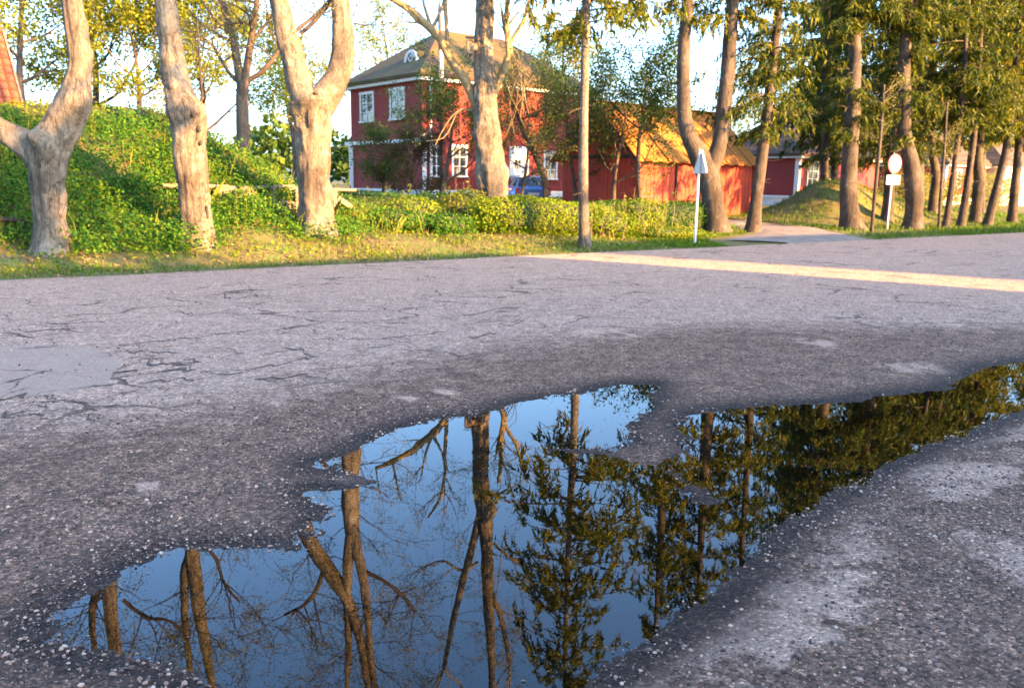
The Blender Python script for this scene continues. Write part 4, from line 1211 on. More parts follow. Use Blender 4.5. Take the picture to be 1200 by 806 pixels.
# bare dark forked tree on the bank
def forked():
    Y = 30.0
    b = grounded(284, 135, Y)
    t = new_tree('forked_tree', b, 'bare dark forked tree on top of the bank behind the pollards')
    rg = np.random.default_rng(90)
    tm, tips = MB(), []
    limbs = [[(284, 160, 16), (284, 135, 15), (284, 110, 14), (285, 95, 14)], [(284, 105, 12), (279, 80, 10), (274, 50, 9), (266, 20, 8), (258, -5, 7), (250, -40, 5), (246, -80, 4)],
             [(285, 105, 11), (290, 75, 9), (294, 50, 8), (299, 20, 7), (303, -10, 6), (312, -50, 5), (318, -100, 3)], [(288, 96, 6), (305, 86, 6), (318, 72, 6), (330, 55, 5), (345, 38, 5), (365, 22, 4), (382, 5, 3)],
             [(277, 95, 5), (268, 85, 4), (258, 68, 4), (248, 52, 3), (238, 45, 3)], [(296, 48, 4), (306, 35, 4), (318, 20, 3), (325, 0, 3)]]
    for l in limbs:
        P, R = pix_path(l, Y)
        if l is limbs[0]: P[0][2] = b[2] - 0.2
        Ps, Rs = smooth_path(P, R, 0.2)
        tube(tm, Ps, Rs, 8, 0, 0.1, 90)
        for q in range(9):
            if l is limbs[0]: break
            i = rg.integers(len(Ps) // 3, len(Ps)); a = rg.uniform(0, 6.28)
            grow(rg, tm, tips, Ps[i], (math.cos(a), math.sin(a), 0.5), rg.uniform(0.8, 1.9), max(0.01, Rs[i] * 0.5), 0, 2, 0.05, 0.3, (2, 4), (0.4, 1.0), (0.45, 0.75), 0.007)
    tm.build('trunk', M['bark_dark'], t, b, True)
    lm = MB(); tip_leaves(lm, tips, 3, 0.1, 0.07, rg); lm.build('crown', M['leaf_bud'], t, b)
forked()

# dark leaning garden tree by the white door, with a juniper-dark crown
def leaning():
    Y = 35.0
    b = grounded(640, 226, Y)
    t = new_tree('garden_tree', b, 'dark leaning garden tree before the white house door', 'tree', 'garden trees before the houses')
    rg = np.random.default_rng(91)
    tm, lm, tips = MB(), MB(), []
    P, R = pix_path([(640, 245, 9), (639, 215, 8), (632, 192, 8), (622, 170, 7), (612, 150, 6), (606, 130, 5)], Y); P[0][2] = b[2] - 0.1
    Ps, Rs = smooth_path(P, R, 0.15); tube(tm, Ps, Rs, 9, 0, 0.08, 91)
    for q in range(16):
        i = rg.integers(len(Ps) // 2, len(Ps)); a = rg.uniform(0, 6.28)
        grow(rg, tm, tips, Ps[i], (math.cos(a), math.sin(a) * 0.7, 0.35), rg.uniform(0.7, 1.5), 0.025, 0, 2, 0.02, 0.3, (3, 4), (0.4, 1.0), (0.5, 0.75), 0.006)
    tm.build('trunk', M['bark_dark'], t, b, True)
    tip_leaves(lm, tips, 3, 0.12, 0.09, rg); lm.build('crown', M['leaf_green'], t, b)
leaning()

# far wood closing the view
def far_wood():
    rg = np.random.default_rng(95)
    mb, cm = MB(), MB()
    n = 46
    for k in range(n):
        x = -95 + 190 * k / n + rg.uniform(-2, 2); y = 105 + rg.uniform(-8, 12) - 0.1 * abs(x)
        h = rg.uniform(5, 9.5); r = rg.uniform(3, 4.5)
        m_ = 420
        d = rg.normal(size=(m_, 3)); d /= np.linalg.norm(d, axis=1)[:, None]
        C = d * rg.uniform(0.55, 1.0, (m_, 1)) * np.array([r, r, h * 0.5]) + np.array([x, y, 1.0 + h * 0.52])
        cards(mb, C, 0.9, rg, aspect=0.75)
    o = mb.build('far_wood', M['leaf_green'])
    tag(o, 'distant belt of trees closing the view behind the houses', 'trees', kind='stuff')
far_wood()
# ------------------------------------------------------------------ hedges, shrubs, ground cover, grass
def shrub(name, label, base_uvpx, size, n, leaf, seed, group=None, boxy=0.0, leafsize=0.07, shoots_n=0, cat='shrub', rz=0.0, base=None, core=0.82, flowers=None):
    """size = (half length, half depth, height); boxy -> clipped hedge"""
    rg = np.random.default_rng(seed)
    b = np.array(base if base is not None else grounded(*base_uvpx), float)
    b[2] = terrain_h(np.array([b[0]]), np.array([b[1]]))[0] - 0.05
    t = new_tree(name, b, label, cat, group)
    hx, hy, hz = size
    c, s = math.cos(rz), math.sin(rz)
    def shell(m, k0, k1):
        d = rg.normal(size=(m, 3)); d /= np.linalg.norm(d, axis=1)[:, None]
        e = d / (np.abs(d) ** 6).sum(1)[:, None] ** (1 / 6.0)
        d = d * (1 - boxy) + e * boxy
        k = rg.uniform(k0, k1, (m, 1))
        p = d * k
        p = p * (1 + 0.26 * (1 - 0.5 * boxy) * fbm(d * np.array([hx, hy, hz]) * 1.6 + seed, 3, seed))[:, None]
        p = p * np.array([hx, hy, hz * 0.5]) + np.array([0, 0, hz * 0.5])
        x, y = p[:, 0] * c - p[:, 1] * s, p[:, 0] * s + p[:, 1] * c
        gz = terrain_h(b[0] + x, b[1] + y) - b[2]
        nd = np.stack([d[:, 0] / hx * c - d[:, 1] / hy * s, d[:, 0] / hx * s + d[:, 1] / hy * c, d[:, 2] / (hz * 0.5)], -1)
        nd /= np.linalg.norm(nd, axis=1)[:, None]
        return np.stack([x, y, p[:, 2] + gz], -1), nd
    C, ND = shell(n, 0.74, 1.06)
    ok = C[:, 2] > 0.02
    lm = MB(); cards(lm, C[ok], leafsize, rg, aspect=0.65, facing=ND[ok], loose=0.55)
    lm.build('foliage', M[leaf], t)
    # solid core for the stems, shade inside put into its dark colour
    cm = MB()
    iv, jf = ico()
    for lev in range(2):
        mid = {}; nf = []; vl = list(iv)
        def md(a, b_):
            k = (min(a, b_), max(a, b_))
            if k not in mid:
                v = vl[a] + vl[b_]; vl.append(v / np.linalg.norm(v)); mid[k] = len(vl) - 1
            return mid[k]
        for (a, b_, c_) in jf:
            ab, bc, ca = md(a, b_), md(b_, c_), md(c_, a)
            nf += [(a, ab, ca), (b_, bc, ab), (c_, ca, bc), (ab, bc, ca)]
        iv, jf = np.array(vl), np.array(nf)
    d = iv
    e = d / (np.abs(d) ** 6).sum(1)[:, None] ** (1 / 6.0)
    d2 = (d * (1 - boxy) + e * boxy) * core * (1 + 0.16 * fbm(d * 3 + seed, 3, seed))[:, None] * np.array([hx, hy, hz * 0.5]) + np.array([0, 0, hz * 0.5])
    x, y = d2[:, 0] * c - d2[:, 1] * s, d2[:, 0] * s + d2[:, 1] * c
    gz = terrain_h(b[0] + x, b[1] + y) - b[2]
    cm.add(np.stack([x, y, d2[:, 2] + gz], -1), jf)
    cm.build('shaded_core', M['core'], t)
    if shoots_n:
        sm = MB(); fm = MB()
        for k in range(shoots_n):
            a = rg.uniform(-1, 1, 2)
            p = np.array([a[0] * hx * c - a[1] * hy * s, a[0] * hx * s + a[1] * hy * c, 0])
            p[2] = terrain_h(np.array([b[0] + p[0]]), np.array([b[1] + p[1]]))[0] - b[2]
            h = hz * rg.uniform(0.8, 1.35)
            q = p + np.array([rg.normal(0, 0.12), rg.normal(0, 0.12), h])
            tube(sm, np.array([p, (p + q) / 2 + rg.normal(0, 0.03, 3), q]), np.array([0.008, 0.006, 0.003]), 3, cap=False)
            m_ = 14
            L = p + (q - p) * rg.uniform(0.4, 1.0, (m_, 1)) + rg.normal(0, 0.05, (m_, 3))
            cards(fm, L, leafsize * 1.3, rg, aspect=0.45)
        tag(sm.build('stems', M['twig'], t), kind='stuff'); tag(fm.build('shoot_leaves', M[leaf], t), kind='stuff')
    return t
RZ = math.atan2(0.6, 0.8)
def edge_pt(px, v, py=250):
    """point where the sight line at px meets the line v metres beyond the road edge"""
    d = ray(px, py); d2 = d[:2]
    k = (v + RP @ RN) / (d2 @ RN)
    return np.array([d2[0] * k, d2[1] * k, 0.0])

# clipped yellow-green hedge right of the tall pollard
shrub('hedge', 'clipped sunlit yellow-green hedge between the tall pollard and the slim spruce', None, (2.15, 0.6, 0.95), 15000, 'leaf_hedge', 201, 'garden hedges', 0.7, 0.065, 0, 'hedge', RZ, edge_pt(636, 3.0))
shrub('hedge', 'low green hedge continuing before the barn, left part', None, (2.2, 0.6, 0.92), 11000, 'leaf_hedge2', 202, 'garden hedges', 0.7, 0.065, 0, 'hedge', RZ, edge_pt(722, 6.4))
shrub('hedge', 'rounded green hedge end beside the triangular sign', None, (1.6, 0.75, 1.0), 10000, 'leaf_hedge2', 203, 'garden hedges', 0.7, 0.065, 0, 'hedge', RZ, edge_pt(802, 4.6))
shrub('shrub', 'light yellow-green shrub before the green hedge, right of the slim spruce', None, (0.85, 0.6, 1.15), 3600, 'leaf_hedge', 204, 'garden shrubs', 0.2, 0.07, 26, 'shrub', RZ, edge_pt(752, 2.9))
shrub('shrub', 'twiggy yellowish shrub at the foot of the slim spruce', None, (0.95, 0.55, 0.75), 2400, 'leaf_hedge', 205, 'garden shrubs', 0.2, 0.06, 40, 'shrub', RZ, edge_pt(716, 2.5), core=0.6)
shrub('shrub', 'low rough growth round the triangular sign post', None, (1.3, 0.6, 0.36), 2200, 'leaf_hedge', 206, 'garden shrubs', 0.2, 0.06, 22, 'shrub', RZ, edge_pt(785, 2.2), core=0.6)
# garden shrubs left of the tall pollard
for k, (px, v, s, lf, lab) in enumerate([
        (424, 5.2, (0.9, 0.6, 0.6), 'leaf_cover', 'bright green shrub just right of the twin-stemmed pollard'),
        (452, 6.0, (1.1, 0.7, 0.85), 'leaf_green', 'green garden shrub before the shaded end of the house'),
        (487, 5.0, (1.0, 0.7, 0.85), 'leaf_hedge', 'yellow-green garden shrub below the house corner'),
        (519, 5.8, (1.1, 0.7, 0.95), 'leaf_hedge2', 'dense green garden shrub left of the tall pollard'),
        (546, 4.6, (0.8, 0.6, 1.05), 'leaf_pale', 'sunlit yellow-green shrub touching the tall pollard on its left'),
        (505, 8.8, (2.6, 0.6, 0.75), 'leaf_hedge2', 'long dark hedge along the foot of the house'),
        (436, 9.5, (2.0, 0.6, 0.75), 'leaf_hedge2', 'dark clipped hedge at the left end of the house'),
        (400, 9.5, (0.5, 0.45, 0.8), 'leaf_hedge2', 'small dark round bush right beside the twin-stemmed pollard'),
        (470, 3.6, (0.8, 0.5, 0.55), 'leaf_cover', 'low bright herbs on the slope below the house corner'),
        (528, 3.2, (0.7, 0.5, 0.5), 'leaf_cover', 'low green herbs at the foot of the slope left of the tall pollard'),
        (600, 3.0, (0.6, 0.4, 0.4), 'leaf_cover', 'low herbs at the right foot of the tall pollard')]):
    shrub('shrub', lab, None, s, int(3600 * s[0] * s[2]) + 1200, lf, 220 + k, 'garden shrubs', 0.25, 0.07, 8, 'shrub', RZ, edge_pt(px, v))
shrub('shrub', 'bushy undergrowth on the bank top behind the leftmost pollard', None, (3.0, 1.2, 0.75), 7000, 'leaf_pale', 240, 'garden shrubs', 0.2, 0.09, 10, 'shrub', RZ, edge_pt(110, 10))
shrub('shrub', 'pale bushy undergrowth on the bank top behind the second pollard', None, (2.5, 1.2, 0.7), 7000, 'leaf_pale', 241, 'garden shrubs', 0.2, 0.09, 10, 'shrub', RZ, edge_pt(200, 11))
shrub('shrub', 'tawny thicket behind the round sign and spruces', None, (4.0, 1.2, 2.2), 9000, 'leaf_bud', 242, 'garden shrubs', 0.2, 0.10, 40, 'shrub', RZ, edge_pt(1075, 12), core=0.5)
shrub('shrub', 'sunny thicket behind the slim leaning spruces', None, (4.0, 1.4, 2.4), 9000, 'leaf_bud', 243, 'garden shrubs', 0.2, 0.10, 40, 'shrub', RZ, edge_pt(1150, 12), core=0.5)

def scatter_uv(rg, n, u0, u1, v0, v1, dens):
    u = rg.uniform(u0, u1, n); v = rg.uniform(v0, v1, n)
    x, y = xy_of(u, v)
    k = rg.random(n) < dens(u, v, x, y)
    k &= drive_dist(x, y) > 0.05
    return u[k], v[k], x[k], y[k], terrain_h(x[k], y[k])

# leafy ground cover on the bank
rg = np.random.default_rng(300)
def d_cover(u, v, x, y):
    nz = 0.5 + fbm2(x * 0.8, y * 0.8, 3, 301)
    gr = sstep(-6.0, -3.5, u + 0.35 * (v - 5))           # right shoulder is grassier
    k = sstep(1.6, 3.0, v + 0.8 * (nz - 0.5)) * (1 - 0.75 * gr * sstep(5, 6.5, v))
    k = k * (1 - 0.92 * np.exp(-((v - 3.75) / 0.5) ** 2) * sstep(-4.2, -3.6, u) * (1 - sstep(-0.6, 0.2, u)))
    return np.clip(k * (-0.15 + 1.7 * nz), 0, 1) * (1 - 0.85 * sstep(-2.5, 0.5, u) * (1 - sstep(3.0, 4.5, v)))
u, v, x, y, z = scatter_uv(rg, 195000, -13, 1.8, 1.2, 9.5, d_cover)
hgt = 0.04 + 0.42 * rg.random(len(x)) ** 1.5 * (0.5 + np.clip(0.5 + fbm2(x * 1.1, y * 1.1, 3, 302), 0, 1.3))
cm = MB(); cards(cm, np.stack([x, y, z + hgt], -1), 0.062, rg, aspect=0.75, facing=np.array([0.25, -0.35, 0.8]), loose=0.6)
o = cm.build('ground_cover', M['leaf_cover']); tag(o, 'dense leafy green ground cover on the earth bank', 'ground cover', kind='stuff')

# grass blades: verge, shoulders of the bank, right mound and verge
def blades(mb, x, y, z, h, w, rg):
    n = len(x)
    a = rg.uniform(0, 6.283, n)
    hh = h * rg.uniform(0.5, 1.3, n)
    lx, ly = rg.normal(0, 0.35, n) * hh, rg.normal(0, 0.35, n) * hh
    b = np.stack([x, y, z - 0.01], -1)
    o = np.stack([np.cos(a) * w / 2, np.sin(a) * w / 2, 0 * a], -1)
    tip = b + np.stack([lx, ly, hh], -1)
    mid = b + np.stack([lx * 0.35, ly * 0.35, hh * 0.6], -1)
    V = np.stack([b - o, b + o, mid + o * 0.7, tip, mid - o * 0.7], 1).reshape(-1, 3)
    k = np.arange(n)[:, None] * 5
    mb.add(V, np.hstack([k, k + 1, k + 2, k + 3, k + 4]))
rg = np.random.default_rng(310)
gm = MB()
def d_verge(u, v, x, y):
    nz = 0.5 + fbm2(x * 0.7, y * 0.7, 3, 311)
    return np.clip(np.exp(-np.maximum(v - 0.75, 0) / 0.5) * sstep(-0.25, 0.12, v + 0.2 * (nz - 0.5)) * (0.2 + 1.1 * nz) + 0.16 * nz, 0, 1)
u, v, x, y, z = scatter_uv(rg, 52000, -14, 26, -0.25, 4.0, d_verge)
blades(gm, x, y, z, 0.085, 0.016, rg)
def d_right(u, v, x, y):
    bare = np.exp(-((u - 21.8) / 1.8) ** 2 - ((v - 5.2) / 0.7) ** 2)
    return np.clip(0.75 + fbm2(x, y, 3, 312) - 1.3 * bare, 0, 1) * sstep(0.0, 0.3, v)
u, v, x, y, z = scatter_uv(rg, 30000, 14.0, 46, 0, 13, d_right)
blades(gm, x, y, z, 0.16, 0.03, rg)
u, v, x, y, z = scatter_uv(rg, 14000, 2, 24, 3, 24, lambda u, v, x, y: 0 * u + 0.8)
blades(gm, x, y, z, 0.14, 0.03, rg)
u, v, x, y, z = scatter_uv(rg, 12000, 5.5, 15, 0.0, 3.2, lambda u, v, x, y: 0 * u + 0.85)
blades(gm, x, y, z, 0.10, 0.024, rg)
o = gm.build('verge_grass', M['grass']); tag(o, 'short green grass along the road edge and on the mound', 'grass', kind='stuff')
gm = MB()
def d_dry(u, v, x, y):
    gr = sstep(-6.5, -4.0, u + 0.35 * (v - 5)) * sstep(4.2, 5.5, v)
    low = np.clip(0.15 + 0.9 * fbm2(x * 0.9, y * 0.9, 3, 313), 0, 1) * sstep(0.4, 0.9, v) * (1 - sstep(2.4, 3.6, v)) * 0.5
    return np.maximum(gr * (1 - sstep(11, 12, v)), low)
u, v, x, y, z = scatter_uv(rg, 52000, -12, 3, 0.4, 12, d_dry)
blades(gm, x, y, z, 0.17, 0.018, rg)
u, v, x, y, z = scatter_uv(rg, 9000, -14, 1.5, 2.4, 10, lambda u, v, x, y: np.clip(0.2 + 1.3 * fbm2(x * 0.9, y * 0.9, 3, 317), 0, 1))
blades(gm, x, y, z, 0.55, 0.022, rg)
o = gm.build('dry_grass', M['grass_dry']); tag(o, 'longer yellow-green grass on the sunny shoulder of the bank', 'grass', kind='stuff')

# low weeds and leaf litter at the foot of the bank
rg = np.random.default_rng(320)
u, v, x, y, z = scatter_uv(rg, 26000, -14, 14, 0.5, 4.2, lambda u, v, x, y: np.clip(0.35 + fbm2(x * 1.4, y * 1.4, 3, 321), 0, 1))
cm = MB(); cards(cm, np.stack([x, y, z + 0.02 + 0.08 * rg.random(len(x))], -1), 0.07, rg, aspect=0.6, flat=0.6)
o = cm.build('low_weeds', M['leaf_hedge']); tag(o, 'low yellow-green weeds at the foot of the bank and hedge', 'weeds', kind='stuff')
u, v, x, y, z = scatter_uv(rg, 16000, -14, 14, 0.05, 3.6, lambda u, v, x, y: np.clip(0.3 + fbm2(x * 0.8, y * 0.8, 3, 322), 0, 1))
cm = MB(); cards(cm, np.stack([x, y, z + 0.015 + 0.02 * rg.random(len(x))], -1), 0.06, rg, aspect=0.7, flat=0.8)
o = cm.build('leaf_litter', M['leaf_lit']); tag(o, 'brown fallen leaves littering the verge', 'leaves', kind='stuff')

# a few yellowed leaves on the tarmac
for k, (px, py) in enumerate([(119, 592), (88, 640), (1010, 742)]):
    g_ = gnd(px, py); zz = road_h(np.array([g_[0]]), np.array([g_[1]]))[0]
    if zz < 0.002: zz = 0.002
    a = k * 1.7
    P = [(-0.024, 0, 0.004), (-0.006, 0.011, 0.006), (0.012, 0.008, 0.009), (0.026, 0, 0.006), (0.012, -0.008, 0.010), (-0.006, -0.011, 0.007), (0, 0, 0.003)]
    o = MB().add([(p[0] * math.cos(a) - p[1] * math.sin(a), p[0] * math.sin(a) + p[1] * math.cos(a), p[2]) for p in P], [(6, 0, 1), (6, 1, 2), (6, 2, 3), (6, 3, 4), (6, 4, 5), (6, 5, 0)]).build('fallen_leaf', M['leaf_lit'])
    o.location = (g_[0], g_[1], zz)
    tag(o, ['small yellow leaf on the dark tarmac left of the puddle', 'small brown leaf on the tarmac at the left, above the puddle tip', 'brown leaf on gravel at the lower right'][k], 'leaf', 'stray leaves on the tarmac')

# flecks of leaf and bud scale afloat along the puddle's edge
rg = np.random.default_rng(330)
x = rg.uniform(-3.2, 4.5, 9000); y = rg.uniform(2.5, 8.0, 9000); d = pud_sdf(x, y); zz = road_h(x, y, d)
k = (zz < -0.002) & (d > -0.35) & (rg.random(9000) < np.exp(d / 0.10)) & (rg.random(9000) < 0.55)
fm = MB(); cards(fm, np.stack([x[k], y[k], np.full(k.sum(), 0.0025)], -1), 0.014, rg, aspect=0.6, facing=np.array([0, 0, 1.0]), loose=0.08)
o = fm.build('floating_flecks', M['leaf_lit']); tag(o, 'tiny brown flecks of leaf floating along the puddle edge', 'leaves', kind='stuff')
# ------------------------------------------------------------------ buildings
RZH = math.atan2(0.64, 0.77)
DX = np.array([math.cos(RZH), math.sin(RZH)]); DY = np.array([-math.sin(RZH), math.cos(RZH)])

def facade(px, py, C, dirv):
    """where the sight line meets the upright plane through C along dirv: (distance along, height)"""
    d = ray(px, py)
    A = np.array([[d[0], -dirv[0]], [d[1], -dirv[1]]])
    k, t = np.linalg.solve(A, np.array(C[:2]))
    return t, CAM_Z + d[2] * k

def fp(face, t, o, z):
    return (t, -o, z) if face == 'x' else (-o, t, z)

def fbox(mb, face, t0, t1, o0, o1, z0, z1, mat=0):
    if face == 'x': mb.box(t0, t1, -o1, -o0, z0, z1, mat)
    else: mb.box(-o1, -o0, t0, t1, z0, z1, mat)

def window(root, face, t0, t1, z0, z1, cols=2, rows=3, casing=0.11, o=0.0, label=None):
    f = MB()
    fbox(f, face, t0 - casing, t0, o - 0.02, o + 0.07, z0, z1)
    fbox(f, face, t1, t1 + casing, o - 0.02, o + 0.07, z0, z1)
    fbox(f, face, t0 - casing * 1.25, t1 + casing * 1.25, o - 0.02, o + 0.085, z1, z1 + casing * 1.3)
    w, h = t1 - t0, z1 - z0
    mw = 0.055
    for k in range(1, cols):
        x = t0 + w * k / cols
        fbox(f, face, x - mw / 2, x + mw / 2, o - 0.01, o + 0.05, z0, z1)
    for k in range(1, rows):
        z = z0 + h * k / rows
        fbox(f, face, t0, t1, o - 0.01, o + 0.045, z - mw * 0.35, z + mw * 0.35)
    wo = f.build('window', M['white'], root)
    p = MB(); fbox(p, face, t0, t1, o - 0.03, o + 0.02, z0, z1); p.build('pane', M['glass'], wo)
    s = MB(); fbox(s, face, t0 - casing * 1.2, t1 + casing * 1.2, o - 0.02, o + 0.13, z0 - 0.09, z0 - 0.002); s.build('sill', M['white'], wo)
    return wo

def hip_roof(Lx, Ly, ze, zr, ov, inset=None, th=0.16):
    inset = Ly / 2 if inset is None else inset
    m = MB()
    E = [(-ov, -ov, ze), (Lx + ov, -ov, ze), (Lx + ov, Ly + ov, ze), (-ov, Ly + ov, ze)]
    B = [(x, y, ze - th) for x, y, z in E]
    Rg = [(inset, Ly / 2, zr), (Lx - inset, Ly / 2, zr)]
    V = E + Rg + B
    m.add(V, [(0, 1, 5, 4), (2, 3, 4, 5)]); m.add(V, [(1, 2, 5), (3, 0, 4)])
    m.add(V, [(6, 7, 1, 0), (7, 8, 2, 1), (8, 9, 3, 2), (9, 6, 0, 3), (9, 8, 7, 6)])
    return m

# --- the large red house
HY = 45.0
HC = at(495, 226, HY); hz0 = float(HC[2]) - 0.2
house = empty('red_house', (HC[0], HC[1], hz0), RZH)
tag(house, 'large two-storey red wooden house with white trim and a mossy hipped roof', 'house')
Lx = facade(690, 110, HC, DX)[0]; Ly = facade(411, 130, HC, DY)[0]
def hz(py, px=495): return float(at(px, py, HY)[2]) - hz0
z_eave, z_belt = hz(93), hz(163)
MB().box(0, Lx, 0, Ly, 0.35, z_eave).build('wall', M['red_board'], house)
MB().box(-0.05, Lx + 0.05, -0.05, Ly + 0.05, -0.9, 0.35).build('foundation', M['stone_base'], house)
zr = z_eave + 3.25
hip_roof(Lx, Ly, z_eave + 0.30, zr, 0.42).build('roof', M['roof_brown'], house)
m = MB(); fbox(m, 'x', -0.28, Lx + 0.28, 0.003, 0.28, z_eave - 0.04, z_eave + 0.135); fbox(m, 'y', 0.0, Ly + 0.28, 0.003, 0.28, z_eave - 0.04, z_eave + 0.134)
m.build('cornice', M['white'], house)
m = MB(); fbox(m, 'y', -0.06, Ly + 0.5, 0.003, 0.16, z_belt - 0.16, z_belt + 0.03); m.build('belt_course', M['white'], house)
for (f, t0, t1) in (('x', 0.0, 0.24), ('y', Ly - 0.2, Ly + 0.02)):
    m = MB(); fbox(m, f, t0, t1, 0.004, 0.06, 0.36, z_belt - 0.17 if f == 'y' else z_belt + 0.3); m.build('corner_board', M['white'], house)
def win_px(face, px0, px1, py0, py1, **kw):
    d = DX if face == 'x' else DY
    ta, za = facade(px0, py0, HC, d); tb, zb = facade(px1, py1, HC, d)
    tc, zc = facade(px0, py1, HC, d); td, zd = facade(px1, py0, HC, d)
    return window(house, face, min(ta, tb), max(ta, tb), (zb + zc) / 2 - hz0, (za + zd) / 2 - hz0, **kw)
win_px('y', 423.5, 437.5, 111, 142); win_px('y', 458.5, 473.5, 106, 139)
win_px('x', 531, 545, 173, 206); win_px('x', 506, 516, 172, 206); win_px('x', 638.5, 650.5, 180, 209)
# white door with a small barred pane and a surround
t0, za = facade(599, 182, HC, DX); t1, zb = facade(611, 226, HC, DX)
zb = 0.36; za = za - hz0
door = MB(); fbox(door, 'x', t0, t1, 0.0, 0.07, zb, za); door_o = door.build('door', M['white'], house)
m = MB(); fbox(m, 'x', t0 - 0.16, t0 - 0.003, 0.0, 0.11, zb, za); fbox(m, 'x', t1 + 0.003, t1 + 0.42, 0.0, 0.11, zb, za); fbox(m, 'x', t0 - 0.16, t1 + 0.42, 0.0, 0.10, za + 0.003, za + 0.5); m.build('door_frame', M['white'], house)
pz = zb + (za - zb) * 0.62
m = MB(); fbox(m, 'x', t0 + 0.2, t1 - 0.12, 0.06, 0.075, pz, pz + 0.5); m.build('door_pane', M['glass'], door_o)
m = MB(); xm = (t0 + 0.2 + t1 - 0.12) / 2; fbox(m, 'x', xm - 0.02, xm + 0.02, 0.076, 0.09, pz, pz + 0.5); fbox(m, 'x', t0 + 0.2, t1 - 0.12, 0.076, 0.088, pz + 0.23, pz + 0.27); m.build('glazing_bar', M['white'], door_o)
m = MB(); fbox(m, 'x', t1 - 0.1, t1 - 0.05, 0.07, 0.13, zb + 1.0, zb + 1.05); m.build('door_handle', M['metal_dark'], door_o)
m = MB(); fbox(m, 'x', t0 - 0.3, t1 + 0.5, 0.06, 0.9, -0.1, 0.16); fbox(m, 'x', t0 - 0.1, t1 + 0.3, 0.06, 0.5, 0.16, 0.33); m.build('door_step', M['stone_base'], house)
# half-round dormer in the left slope
ty = facade(470, 72, HC, DY)[0] + 0.25
slope = (zr - z_eave - 0.30) / (Ly / 2 + 0.42)
xf = 0.75; zf = z_eave + 0.30 + (xf + 0.42) * slope - 0.05
ang = np.linspace(0, math.pi, 13)
rd = 0.50
def arc(x, r): return np.stack([np.full(13, x), ty + r * np.cos(ang), zf + r * 1.05 * np.sin(ang)], -1)
m = MB(); a, b_ = arc(xf, rd + 0.1), arc(xf + 2.2, rd + 0.1); i = np.arange(12); m.add(np.vstack([a, b_]), np.stack([i, i + 1, i + 14, i + 13], -1)); dorm = m.build('dormer', M['roof_brown'], house, smooth=True)
m = MB(); a, b_ = arc(xf - 0.02, rd + 0.11), arc(xf - 0.02, rd - 0.04); a2, b2 = arc(xf + 0.1, rd + 0.11), arc(xf + 0.1, rd - 0.04)
m.add(np.vstack([a, b_]), np.stack([i, i + 1, i + 14, i + 13], -1)); m.add(np.vstack([a, a2]), np.stack([i, i + 1, i + 14, i + 13], -1)); m.add(np.vstack([b_, b2]), np.stack([i, i + 1, i + 14, i + 13], -1))
m.box(xf - 0.05, xf + 0.1, ty - rd - 0.14, ty + rd + 0.14, zf - 0.1, zf)
for an in (0.5, 0.25, 0.75):
    e = (xf, ty + rd * math.cos(an * math.pi), zf + rd * math.sin(an * math.pi)); m.beam((xf, ty, zf), e, 0.04, 0.045)
m.build('dormer_frame', M['white'], dorm)
m = MB(); c = np.vstack([arc(xf + 0.04, rd), [(xf + 0.04, ty, zf)]]); m.add(c, [(k, k + 1, 13) for k in range(12)]); m.build('dormer_pane', M['glass'], dorm)
# chimneys and drainpipe
m = MB(); tube(m, np.array([(0.4, -0.2, 0.5), (0.4, -0.2, 2.5), (0.4, -0.2, z_eave - 0.3)]), np.array([0.06] * 3), 8); m.build('downpipe', M['white'], house)
m = MB(); tube(m, np.array([(-0.2, Ly - 0.15, 0.5), (-0.2, Ly - 0.15, 2.0), (-0.2, Ly - 0.15, z_belt - 0.2)]), np.array([0.05] * 3), 8); m.build('downpipe', M['white'], house)
# low annexe at the far left end with its own small roof
m = MB(); m.box(0.4, 5.5, Ly + 0.003, Ly + 1.0, 0.0, z_belt - 0.2); m.build('annexe_wall', M['red_board'], house)
m = MB(); zt = z_belt - 0.15; V = [(0.1, Ly + 0.06, zt), (5.8, Ly + 0.06, zt), (5.8, Ly + 1.3, zt), (0.1, Ly + 1.3, zt), (0.5, Ly + 0.06, zt + 0.95), (5.4, Ly + 0.06, zt + 0.95)]
m.add(V, [(3, 2, 1, 0), (2, 3, 4, 5)]); m.add(V, [(0, 4, 3), (1, 2, 5)]); m.add(V, [(0, 1, 5, 4)]); m.build('annexe_roof', M['roof_brown'], house)

# --- plank barn with a moss-grown plank roof
BC = np.array([5.0, 35.1, 0]); gz = float(terrain_h(np.array([8.0]), np.array([38.0]))[0]) - 0.05
barn = empty('plank_barn', (BC[0], BC[1], gz), RZH)
tag(barn, 'low red plank barn with a sunlit side and orange mossy plank roof', 'barn')
bL, bD = 7.75, 4.6
bh = float(at(873, 188, 40)[2]) - gz
ridge_z = bh + 2.15
core = MB(); V = [(0.06, 0.06, 0), (bL - 0.06, 0.06, 0), (bL - 0.06, bD - 0.06, 0), (0.06, bD - 0.06, 0), (0.06, 0.06, bh), (bL - 0.06, 0.06, bh), (bL - 0.06, bD - 0.06, bh), (0.06, bD - 0.06, bh), (0.06, bD / 2, ridge_z - 0.12), (bL - 0.06, bD / 2, ridge_z - 0.12)]
core.add(V, [(0, 1, 5, 4), (2, 3, 7, 6)]); core.add(V, [(1, 2, 6, 9, 5), (3, 0, 4, 8, 7)]); core.add(V, [(4, 5, 9, 8), (6, 7, 8, 9)])
core.build('wall', M['red_plank'], barn)
pw = 0.25; npk = int(bL / pw)
pl = MB(); pl.box(0.008, pw - 0.008, -0.028, 0.0, 0.05, bh - 0.02); pl0 = pl.build('plank', M['red_plank'], barn)
rgp = np.random.default_rng(500)
pl0.location = (0, 0.05, 0)
